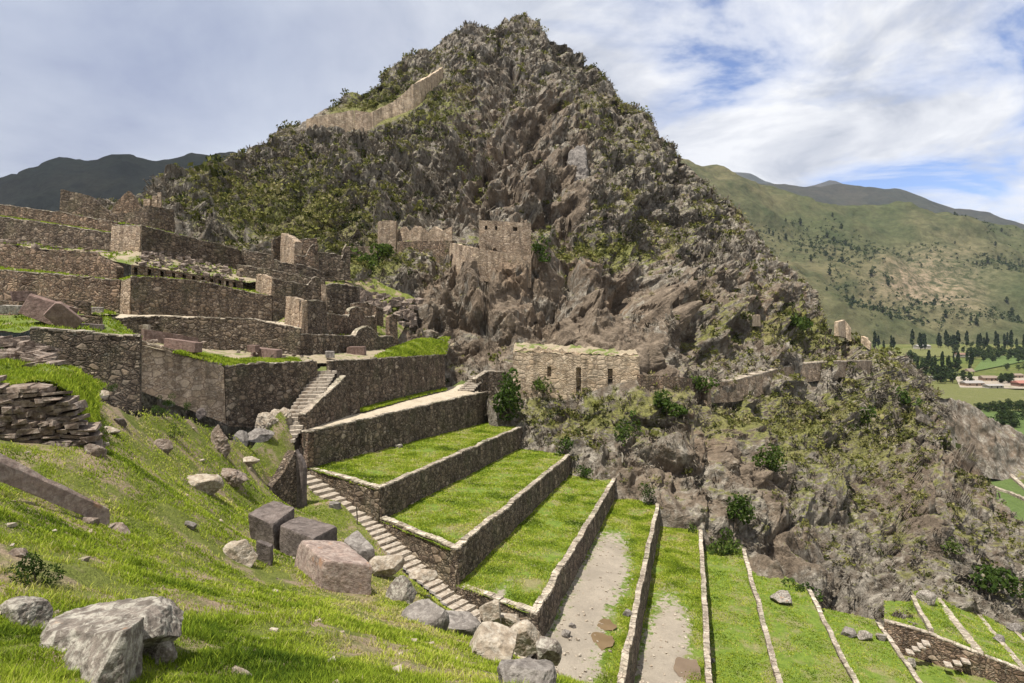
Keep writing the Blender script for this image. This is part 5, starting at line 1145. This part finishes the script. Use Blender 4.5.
hg = RNG.uniform(.04, .15, n) * tuft; wd = np.clip(.0016 * by, .010, .06) * RNG.uniform(.7, 1.3, n)
hg = np.maximum(hg, wd * 1.6)
ti = np.repeat(.58 + .35 * fbm(np.c_[x / 9, y / 9, x * 0], 3, 222) + .50 * pch + .42 * den, K) + RNG.normal(0, .13, n) + (RNG.uniform(0, 1, n) < .06) * .35
bz = np.interp(0, [0, 1], [0, 1]) + fg_z(bx, by) - .015
tag(blades('slope_grass', np.c_[bx, by, bz], hg, wd, ti, M_blade, lean=.8), 'short bright green grass covering the foreground slope', 'grass', kind='stuff')
# pebbles on the slope and the gravel
mb = MB(); xs_, ys_ = sample_fg(130, 7, 45)
for a_, b_ in zip(xs_, ys_):
    r_ = random.uniform(.015, .045) * (1 + b_ / 16); mb.box((a_, b_, fg_z(np.array([a_]), np.array([b_]))[0] + r_ * .2), r_, r_ * random.uniform(.6, 1), r_ * .55, random.uniform(0, 3), r_ * .3, .3)
for k in (3, 4):
    V = LAWNS[k][0]; g = np.where((LAWNS[k][2] > .35) & (V[:, 1] < 62))[0]
    for i in RNG.choice(g, 220): q = V[i]; r_ = random.uniform(.03, .10); mb.box((q[0] + random.uniform(-.3, .3), q[1] + random.uniform(-.3, .3), q[2] + r_ * .2), r_, r_ * .8, r_ * .5, random.uniform(0, 3), r_ * .3, .3)
tag(mb.build('pebbles', M_tanrock, origin=False), 'scattered pebbles in the grass and on the gravel terraces', 'pebbles', kind='stuff')
# terrace grass
Bs, Ts = [], []
for k, (V, Fq, gv) in enumerate(LAWNS):
    c = V[Fq].mean(1); gf = gv[Fq].mean(1); ar = np.linalg.norm(np.cross(V[Fq[:, 2]] - V[Fq[:, 0]], V[Fq[:, 3]] - V[Fq[:, 1]]), axis=1) / 2
    pr = ar * np.clip(1 - 2.2 * gf, 0, 1) / np.maximum(c[:, 1], 20) ** 1.2; pr[(c[:, 1] < 25)] = 0; m = int(16000 if k < 5 else 9000); i = RNG.choice(len(Fq), m, p=pr / pr.sum())
    s, t = RNG.uniform(0, 1, (2, m, 1)); q = V[Fq[i]]; pt = (q[:, 0] * (1 - s) + q[:, 1] * s) * (1 - t) + (q[:, 3] * (1 - s) + q[:, 2] * s) * t
    pn = fbm(pt / 2.6 * (1, 1, 0), 3, 301); kp = pn < .30 + .3 * RNG.uniform(-1, 1, m); Bs.append(pt[kp]); Ts.append((.62 + .30 * fbm(pt / 9 * (1, 1, 0), 2, 333) + .62 * pn)[kp] + RNG.normal(0, .1, kp.sum()))
B = np.concatenate(Bs); T = np.concatenate(Ts); n = len(B)
B = np.repeat(B, 3, 0) + np.c_[RNG.normal(0, .12, (n * 3, 2)), np.zeros(n * 3)]; T = np.repeat(T, 3) + RNG.normal(0, .08, n * 3)
tag(blades('terrace_grass', B - (0, 0, .02), RNG.uniform(.06, .16, n * 3), np.clip(B[:, 1] * .0018, .05, .14), T, M_blade, lean=.7), 'mown looking bright grass on the stone terraces', 'grass', kind='stuff')
# grass on other ledges
def grass_on(objname, n, hgt, label):
    Bs = []
    for o in [q for q in COL.objects if q.name.split('.')[0] == objname]:
        me = o.data; V = np.zeros(len(me.vertices) * 3, np.float32); me.vertices.foreach_get('co', V); V = V.reshape(-1, 3) + np.array(o.location)
        Fq = np.zeros(len(me.polygons) * 4, np.int32); me.polygons.foreach_get('vertices', Fq); Fq = Fq.reshape(-1, 4); q = V[Fq]
        ar = np.linalg.norm(np.cross(q[:, 2] - q[:, 0], q[:, 3] - q[:, 1]), axis=1) / q.mean(1)[:, 1] ** 1.5 + 1e-12
        i = RNG.choice(len(Fq), n, p=ar / ar.sum()); s, t = RNG.uniform(0, 1, (2, n, 1)); q = q[i]
        Bs.append((q[:, 0] * (1 - s) + q[:, 1] * s) * (1 - t) + (q[:, 3] * (1 - s) + q[:, 2] * s) * t)
    B = np.concatenate(Bs); pn = fbm(B / 2.0 * (1, 1, 0), 3, 401); kp = pn < (-.12 if objname == 'ruin_ground' else .25) + .3 * RNG.uniform(-1, 1, len(B)); B, pn = B[kp], pn[kp]; n = len(B)
    B = np.repeat(B, 4, 0) + np.c_[RNG.normal(0, .1, (n * 4, 2)), np.zeros(n * 4)]; pn = np.repeat(pn, 4)
    tag(blades(objname + '_grass', B - (0, 0, .03), RNG.uniform(.5, 1.3, n * 4) * hgt, np.clip(B[:, 1] * .0019, .03, .15), .5 + .4 * pn + RNG.normal(0, .12, n * 4), M_blade, lean=.6), label, 'grass', kind='stuff')
grass_on('grass_bank', 9000, .18, 'rough grass on the bank above the slab wall')
grass_on('plaza_grass', 5000, .22, 'bright grass on the edges of the plaza')
grass_on('grass_verge', 1500, .2, 'grass verge at the foot of the dark wall by the walkway')
grass_on('ruin_ground', 2600, .25, 'patchy grass between the ruined walls')

# mountain scrub
fc = MV[MF].mean(1); fn = np.cross(MV[MF[:, 2]] - MV[MF[:, 0]], MV[MF[:, 3]] - MV[MF[:, 1]]); fa = np.linalg.norm(fn, axis=1); fn = fn / (fa[:, None] + 1e-12); fa = fa / 2
if (fn * fc).sum(1).mean() > 0: fn = -fn
fveg = MVEG[MF].mean(1); fbare = MBARE[MF].mean(1); front = np.arange(len(MF)) < (MNR + 6) * (MNC - 1)
pu = CU + F * fc[:, 0] / fc[:, 1]; pv = CV - F * fc[:, 2] / fc[:, 1]; vis = front & (pu > -40) & (pu < 1060) & (pv < 700)
for b_ in [(575, 366, 68, 22), (425, 236, 48, 14), (505, 234, 28, 20)]: vis &= ~((np.abs(pu - b_[0]) < b_[2]) & (np.abs(pv - b_[1]) < b_[3]))
fwx = np.abs(pv - np.interp(pu, [306, 354, 372, 392, 413, 443], [127, 124, 122, 112, 104, 74])) < 10; vis &= ~(fwx & (pu > 300) & (pu < 446))
patch = fbm(fc / 11, 4, 501); patch2 = fbm(fc / 4, 3, 511)
def pick(w, m):
    w = np.where(vis, w, 0) * fa / np.maximum(fc[:, 1], 60) ** 1.3; i = RNG.choice(len(w), m, p=w / w.sum())
    s, t = RNG.uniform(0, 1, (2, m, 1)); q = MV[MF[i]]; return (q[:, 0] * (1 - s) + q[:, 1] * s) * (1 - t) + (q[:, 3] * (1 - s) + q[:, 2] * s) * t, i
def leaf_clumps(name, C, size, tint, k, mt, flat_=0.7, leaf=.30, sp=.5):
    n = len(C); m = n * k; c = np.repeat(C, k, 0); s = np.repeat(size, k)
    o_ = RNG.normal(0, 1, (m, 3)); o_ /= np.linalg.norm(o_, axis=1)[:, None]; o_ *= (RNG.uniform(0, 1, m) ** .45)[:, None]
    p = c + o_ * (s * sp)[:, None] * (1, 1, flat_) + np.c_[np.zeros((m, 2)), s * .3]
    a = RNG.normal(0, 1, (m, 3)) + o_ * .8; a /= np.linalg.norm(a, axis=1)[:, None]; b = np.cross(a, RNG.normal(0, 1, (m, 3))); b /= np.linalg.norm(b, axis=1)[:, None] + 1e-9; c2 = np.cross(a, b)
    l = (s * leaf * RNG.uniform(.6, 1.3, m))[:, None]
    V = np.stack([p - b * l * .5, p + c2 * l * .34, p + b * l * .6, p - c2 * l * .34], 1).reshape(-1, 3)
    Fq = np.arange(m * 4).reshape(-1, 4)
    return mesh_np(name, V, Fq, mt, attrs={'tint': np.repeat(np.clip(np.repeat(tint, k) + RNG.normal(0, .10, m), 0, 1), 4)}, origin=False)
up_ = np.clip(fn[:, 2], 0, 1)
w = np.clip(.30 + 1.2 * fveg - .9 * fbare + .9 * patch + .5 * patch2 + .5 * (up_ - .4), 0, 2) ** 1.3
Cc, ii = pick(w, 17000)
sz = np.exp(RNG.normal(-.15, .42, len(Cc))) * 1.15 * np.clip(Cc[:, 1] / 120, .55, 1.35)
tag(leaf_clumps('mountain_scrub', Cc, sz, np.clip(.40 + .35 * patch[ii] + RNG.normal(0, .2, len(Cc)), 0, .86), 24, M_scrub, leaf=.27), 'low green and yellow scrub clinging to the mountain', 'scrub', kind='stuff')
# dry hanging tufts
w = np.clip(.5 + .5 * patch2 - .7 * patch - .6 * fveg - .75 * fbare, .0, 2) ** 1.2
Ct, ii = pick(w, 15000)
k = 9; n = len(Ct) * k; nn = np.repeat(fn[ii], k, 0); s = np.repeat(np.exp(RNG.normal(0, .35, len(Ct))) * .95 * np.clip(Ct[:, 1] / 120, .55, 1.35), k)
upv = nn * .9 + np.array((0, 0, .45)) + RNG.normal(0, .5, (n, 3))
tag(blades('dry_tufts', np.repeat(Ct, k, 0) + RNG.normal(0, .2, (n, 3)) * s[:, None], s * RNG.uniform(.6, 1.3, n), s * .16, np.repeat(.40 + .25 * patch2[ii] + RNG.normal(0, .16, len(Ct)), k) + RNG.normal(0, .12, n), M_tuft, lean=.5, up=upv, droop=.28), 'grey dry bromeliad tufts hanging on the rock faces', 'plants', kind='stuff')

# individual shrubs
def shrub(name, c, r, h, label, mt=M_leaf, n=420, group=None, tint=.45, cat='shrub', leaf=.2, lobes=7):
    root = empty(name, tuple(c)); tag(root, label, cat, group); rs = RNG
    L = rs.normal(0, 1, (lobes, 3)) * (r * .42, r * .42, h * .20) + (0, 0, h * .52); lr = rs.uniform(.35, .62, lobes)
    i = rs.integers(0, lobes, n); o_ = rs.normal(0, 1, (n, 3)); o_ /= np.linalg.norm(o_, axis=1)[:, None]
    p = L[i] + o_ * (lr[i] * rs.uniform(.4, 1, n) ** .5)[:, None] * (r, r, h * .62); p[:, 2] = np.maximum(p[:, 2], .03 * h)
    a = rs.normal(0, 1, (n, 3)) + o_; a /= np.linalg.norm(a, axis=1)[:, None]; b = np.cross(a, rs.normal(0, 1, (n, 3))); b /= np.linalg.norm(b, axis=1)[:, None]; c2 = np.cross(a, b)
    l = (leaf * r * rs.uniform(.6, 1.3, n))[:, None]; V = np.stack([p - b * l * .6, p + c2 * l * .36, p + b * l * .7, p - c2 * l * .36], 1).reshape(-1, 3) + np.array(c)
    mesh_np('foliage', V, np.arange(n * 4).reshape(-1, 4), mt, parent=root, attrs={'tint': np.repeat(np.clip(tint + .25 * (lr[i] - .48) + rs.normal(0, .16, n), 0, 1), 4)})
    mb = MB()
    for q in range(4):
        e = L[q % lobes]; mb.tube([np.array(c) - (0, 0, .15), np.array(c) + e * (.4, .4, .5), np.array(c) + e], [.05 * r, .035 * r, .012 * r], 5)
    mb.build('stem', M_bark, root); return root
GS = 'shrubs at the ends of the terraces'
for u, v, wpx, hpx, lb, tn, nn_ in [
    (511,420,36,46,'large dark shrub where the uppermost lawn meets the cliff',.35,900),(566,455,20,18,'dark shrub at the end of the second lawn',.25,350),(586,477,18,14,'dark shrub between the second and third lawns',.25,300),
    (648,504,16,22,'dark shrub at the end of the gravel terrace with two puddles',.22,400),(690,540,16,16,'green shrub at the end of the gravel terrace with one puddle',.5,300),(722,558,30,20,'broad light green shrub at the head of the plain lawn',.55,500),
    (796,606,30,26,'dark shrub beside the white rock on the lawn',.28,600),(545,395,26,20,'pale green shrub below the left end of the plastered building',.6,450),(668,415,36,28,'round green shrub below the cliff path wall',.5,700),
    (706,575,18,12,'small dark shrub tucked between the gravel terrace and the cliff',.3,260),(985,592,44,26,'wide green shrub at the lower right cliff foot',.35,600),(952,556,20,18,'yellow green shrub on the lower right cliff',.65,350),
    (735,530,34,34,'tall green shrub hanging on the bare rock right of the terraces',.42,600),(770,470,30,24,'bushy shrub in the middle of the right cliff',.5,500),(862,425,30,20,'green shrub on the upper right of the cliff',.55,450),(905,405,26,14,'dark green shrub near the right shoulder',.4,350),
    (378,262,32,20,'bright green shrub at the left end of the cliff ledge',.6,500),(366,272,24,18,'lower green shrub beside the house group',.5,400),(540,262,26,20,'dark shrub right of the cliff house',.4,450),(790,330,34,22,'large shrub below the rock overhang',.5,450),(700,392,28,16,'low green shrub under the cliff path buttress',.5,350),
    (626,445,24,30,'olive shrub on the cliff above the third lawn',.45,420),(400,170,0,0,'',0,0)]:
    if not wpx: continue
    p = on_rock(u, v - 2, 5); p = A(u, v, p[1] - .5); s = p[1] / F
    shrub('shrub', p, wpx * s / 2, hpx * s, lb, n=nn_, tint=tn, mt=M_leaf, group=GS)
for u, v, wpx, hpx, lb, tn in [(38,586,44,34,'dark shrub in the grass at the left edge',.12),(113,392,10,9,'small dark plant in the grass below the tall dark wall',.3),(167,404,15,10,'small leafy plant in the middle of the grass tongue',.3),(160,416,13,10,'small leafy plant left of the middle of the grass tongue',.35),(186,411,10,8,'small leafy plant right of the middle of the grass tongue',.35),
    (175,441,16,12,'brownish plant by the rock in the middle of the slope',.5),(26,372,22,16,'green shrub among the rubble at the left edge',.4),(3,362,18,16,'dark shrub at the left frame edge above the slab wall',.25)]:
    p = fg_pt(u, v) if v > 388 else A(u, v, 29 if v < 380 else 32); s = p[1] / F
    shrub('shrub', p - (0, 0, .04), wpx * s / 2, hpx * s, lb, n=1100, tint=tn, leaf=.10, group='shrubs in the foreground grass')
shrub('shrub', A(739, 612 - 2, 0.1) if False else fg_pt(478, 615) , .45, .55, 'dry brown bush by the boulder row', n=400, mt=M_scrub, tint=.85, leaf=.12)

# ------------------------------------------------------------------ the valley
def zpt(u, v): return A(u, v, -ZV * F / (v - CV))
def tree_proto(kind, label, group):
    root = empty('tree', (0, 0, 0)); tag(root, label, 'tree', group); rs = RNG; h = {'tall': 15.0, 'broad': 10.0, 'low': 5.0}[kind]; r = {'tall': 2.6, 'broad': 4.4, 'low': 3.2}[kind]
    mb = MB(); mb.tube([(0, 0, -.6), (.1, 0, h * .4), (0, .1, h * .85)], [.28, .2, .05], 6)
    for q in range(4): a = q * 1.7; mb.tube([(0, 0, h * (.3 + .1 * q)), (math.cos(a) * r * .6, math.sin(a) * r * .6, h * (.48 + .1 * q))], [.1, .03], 4)
    mb.build('trunk', M_bark, root)
    n = 520; lobes = 12; zf = np.linspace(.25, .95, lobes); w = (np.sin(np.clip((zf - .12) / .88, 0, 1) * np.pi * .95) * .9 + .15) if kind != 'tall' else (1.05 - .75 * zf)
    L = np.c_[rs.normal(0, .33, (lobes, 2)) * r * w[:, None], zf * h]; i = rs.integers(0, lobes, n); o_ = rs.normal(0, 1, (n, 3)); o_ /= np.linalg.norm(o_, axis=1)[:, None]
    p = L[i] + o_ * (rs.uniform(.3, 1, n) ** .5)[:, None] * np.c_[w[i] * r * .62, w[i] * r * .62, np.full(n, h * .11)]
    a = rs.normal(0, 1, (n, 3)) + o_; a /= np.linalg.norm(a, axis=1)[:, None]; b = np.cross(a, rs.normal(0, 1, (n, 3))); b /= np.linalg.norm(b, axis=1)[:, None]; c2 = np.cross(a, b); l = (h * .055 * rs.uniform(.6, 1.4, n))[:, None]
    V = np.stack([p - b * l, p + c2 * l * .7, p + b * l, p - c2 * l * .7], 1).reshape(-1, 3)
    tl = rs.uniform(.15, .75, lobes)
    mesh_np('crown', V, np.arange(n * 4).reshape(-1, 4), M_dktree, parent=root, attrs={'tint': np.repeat(np.clip(tl[i] + rs.normal(0, .15, n), 0, 1), 4)}); return root
def plant(proto, spots, label, group, hsc=(.7, 1.2)):
    out = []
    for q, (u, v) in enumerate(spots):
        o = proto if q == 0 else copy_tree(proto); p = zpt(u, v); s = random.uniform(*hsc); o.location = p; o.scale = (s * random.uniform(.85, 1.15), s, s * random.uniform(.9, 1.15)); o.rotation_euler = (0, 0, random.uniform(0, 6.28))
        o['label'] = label; o['group'] = group; out.append(o)
    return out
rnd = random.Random(5)
def scat(n, u0, u1, v0, v1): return [(rnd.uniform(u0, u1), rnd.uniform(v0, v1)) for _ in range(n)]
plant(tree_proto('tall', 'tall dark tree', 'g'), scat(20, 909, 951, 364, 383) + scat(10, 950, 974, 362, 380), 'tall dark tree in the grove left of the valley roofs', 'trees of the valley grove', (.6, 1.25))
plant(tree_proto('broad', 'broad', 'g'), scat(22, 908, 956, 362, 384), 'broad dark tree in the grove left of the valley roofs', 'broad trees of the valley grove', (.9, 1.5))
plant(tree_proto('broad', 'broad', 'g'), scat(10, 1000, 1014, 380, 384) + scat(5, 958, 970, 377, 384), 'broad dark tree between the valley roofs', 'trees among the valley roofs', (.55, .85))
plant(tree_proto('broad', 'broad', 'g'), scat(30, 955, 1050, 350, 360) + scat(20, 975, 1050, 356, 363), 'dark tree of the wood behind the bright green field', 'trees of the wood behind the bright field', (.8, 1.4))
plant(tree_proto('tall', 'tall', 'g'), scat(46, 872, 1050, 346, 351), 'distant tree in the belt at the foot of the far hill', 'trees at the foot of the far hill', (1.0, 1.9))
plant(tree_proto('low', 'low', 'g'), scat(30, 935, 1040, 409, 413), 'low bush in the hedge below the olive field', 'hedge bushes below the olive field', (.8, 1.2))
plant(tree_proto('low', 'low', 'g'), scat(12, 1000, 1045, 414, 432) + scat(6, 1000, 1030, 368, 374) + scat(8, 900, 985, 341, 350), 'low dark bush in the valley fields', 'bushes scattered in the valley fields', (.9, 1.6))
# trees dotted over the far hillside
HV, hr, hc, hu, hv = HA
hsel = RNG.permutation(len(HV))
tp_ = tree_proto('broad', 'hill', 'g'); cnt = 0
HVN = fbm(HV / 180.0, 4, 700)
dens = np.exp(-(((hu - 825) / 34) ** 2 + ((hv - (232 + (hu - 790) * .40)) / 15) ** 2)) * 1.2 + .9 * np.exp(-(((hu - 1000) / 26) ** 2 + ((hv - 268) / 12) ** 2)) + .16 * (hv > 222) + .5 * np.clip(HVN, 0, 1) * (hv > 215) + .45 * np.exp(-((hv - 320) / 9) ** 2) * (hu > 830) + .3 * np.exp(-(((hu - 905) / 50) ** 2 + ((hv - 252) / 10) ** 2))
first = True; taken = []
for i in hsel:
    if cnt >= 60: break
    if hu[i] < 740 or hu[i] > 1040 or hv[i] > 333 or i >= (hr - 8) * hc: continue
    if RNG.uniform() > dens[i]: continue
    if any((hu[i] - a) ** 2 + (hv[i] - b) ** 2 < 3.0 for a, b in taken): continue
    taken.append((hu[i], hv[i]))
    o = tp_ if first else copy_tree(tp_); first = False; s = RNG.uniform(.9, 2.0); o.location = HV[i] - (0, 0, 1.0); o.scale = (s * .8, s * .8, s); o['label'] = 'dark tree dotted on the far green hillside'; o['group'] = 'trees dotted on the far hillside'; cnt += 1
# thickets and woods that read as one mass
ki = [i for i in hsel if 740 < hu[i] < 1050 and hv[i] < 334 and i < (hr - 8) * hc and RNG.uniform() < np.clip(dens[i] * 1.35 - .30, 0, 1)][:5200]
C_ = HV[ki] + RNG.normal(0, 8, (len(ki), 3)) * (1, 1, 0)
tag(leaf_clumps('hillside_wood', C_, RNG.uniform(4, 12, len(ki)), RNG.uniform(.1, .7, len(ki)), 12, M_dktree, .9, .38, .45), 'dark thickets on the far green hillside', 'wood', kind='stuff')

# houses of the valley
M_white = flat('white_plaster', (.42, .38, .33)); M_mud = flat('mud_plaster', (.36, .26, .18)); M_tile = flat('clay_tiles', (.20, .12, .085)); M_tin = flat('tin_roof', (.27, .25, .23), .7); M_thatch = flat('old_thatch', (.20, .155, .12)); M_redtin = flat('red_roof', (.29, .13, .10), .7); M_dark = flat('dark_opening', (.03, .027, .025))
def house_(u, v, w, dp, h, rz, wallm, roofm, label, pitch=.5, open_=False, cat='house'):
    p = zpt(u, v); root = empty('farm_house', tuple(p + (0, 0, .35))); tag(root, label, cat); root.rotation_euler = (0, 0, rz)
    def loc(mb, nm, mt): 
        o = mb.build(nm, mt, None, origin=False); o.parent = root; return o
    mb = MB()
    if open_:
        for sx in (-1, 1):
            for sy in (-1, 1): mb.box((sx * w * .42, sy * dp * .4, h / 2), .18, .18, h / 2)
        loc(mb, 'post', wallm)
    else:
        mb.box((0, 0, h / 2), w / 2, dp / 2, h / 2); loc(mb, 'wall', wallm)
        m = MB(); m.box((w * .08, -dp / 2 - .02, h * .36), .55, .06, h * .36); loc(m, 'door', M_dark)
        for sx in (-.3, .34): m = MB(); m.box((w * sx, -dp / 2 - .02, h * .58), .55, .06, .5); loc(m, 'window', M_dark)
    rh = dp * pitch * .5; e = .5; m = MB(); a = (w / 2 + e, dp / 2 + e)
    m.add([(-a[0], -a[1], h - .1), (a[0], -a[1], h - .1), (a[0], a[1], h - .1), (-a[0], a[1], h - .1), (-a[0], 0, h + rh), (a[0], 0, h + rh)], [(0, 1, 5, 4), (2, 3, 4, 5), (1, 2, 5), (3, 0, 4), (3, 2, 1, 0)]); loc(m, 'roof', roofm)
    return root
house_(929, 381, 9, 5, 3.2, .1, M_white, M_tin, 'small white house at the edge of the grove', .25)
house_(969, 375, 7, 6, 3.4, .3, M_bark, M_thatch, 'open thatched shelter behind the farm roofs', .9, True, 'shelter')
house_(972, 386, 16, 7, 2.6, .05, M_mud, M_tin, 'long grey roofed farm building', .45)
house_(988, 381, 12, 7, 2.8, -.1, M_mud, M_thatch, 'brown roofed farm building behind the long grey one', .5)
house_(993, 388.5, 13, 6, 2.4, .08, M_white, M_tin, 'pale tin roofed shed in front of the farm buildings', .3)
house_(1021, 386.5, 11, 8, 3.0, .1, M_tile, M_redtin, 'red roofed house at the right edge', .45)
house_(1016, 378, 10, 6, 2.6, .1, M_mud, M_thatch, 'dull brown roofed house behind the red roofed one', .45)
house_(962, 357, 18, 9, 3.5, .1, M_white, M_tile, 'far pale building among the terraced fields', .4)
house_(922, 349, 24, 10, 5, .1, M_white, M_tin, 'far pale shed at the edge of the terraced fields', .4)
# boundary walls of the flat green terrace fields far right
for i, (q, lb) in enumerate([(((990,460),(1030,497)), 'pale wall dividing the flat green terraces at the far right'), (((968,458),(1010,466)), 'pale wall at the foot of the low rocky ridge'), (((985,488),(1008,495)), 'low wall at the front of the flat green terrace'), (((1008,495),(1060,520)), 'low wall running to the right edge across the flat green terraces')]):
    a, b = zpt(*q[0]), zpt(*q[1]); a[2] += 1.2; b[2] += 1.2
    rag_wall('field_wall', [a, b], [ZV - .5, ZV - .5], M_cope, lb, 'field wall', 'walls of the flat terraces at the far right', thick=1.3, rag=.15, step=1.2, rows=3)
# field hedges in the distance

# ------------------------------------------------------------------ air
def haze_box():
    mb = MB(); mb.add([(x, y, z) for z in (-220, 1950) for x, y in ((-3200, -40), (9500, -40), (9500, 8200), (-3200, 8200))], [(3, 2, 1, 0), (4, 5, 6, 7), (0, 1, 5, 4), (1, 2, 6, 5), (2, 3, 7, 6), (3, 0, 4, 7)])
    m = bpy.data.materials.new('haze'); m.use_nodes = True; nt = m.node_tree; nt.nodes.clear()
    v = nd(nt, 'VolumePrincipled', None, Color=(0.72, 0.80, 1.0, 1), Density=0.00003, Anisotropy=0.0); o_ = nd(nt, 'OutputMaterial'); nt.links.new(v.outputs[0], o_.inputs['Volume'])
    o = mb.build('haze', m, origin=False); tag(o, 'thin blue haze over the valley', 'haze', kind='stuff')
haze_box()
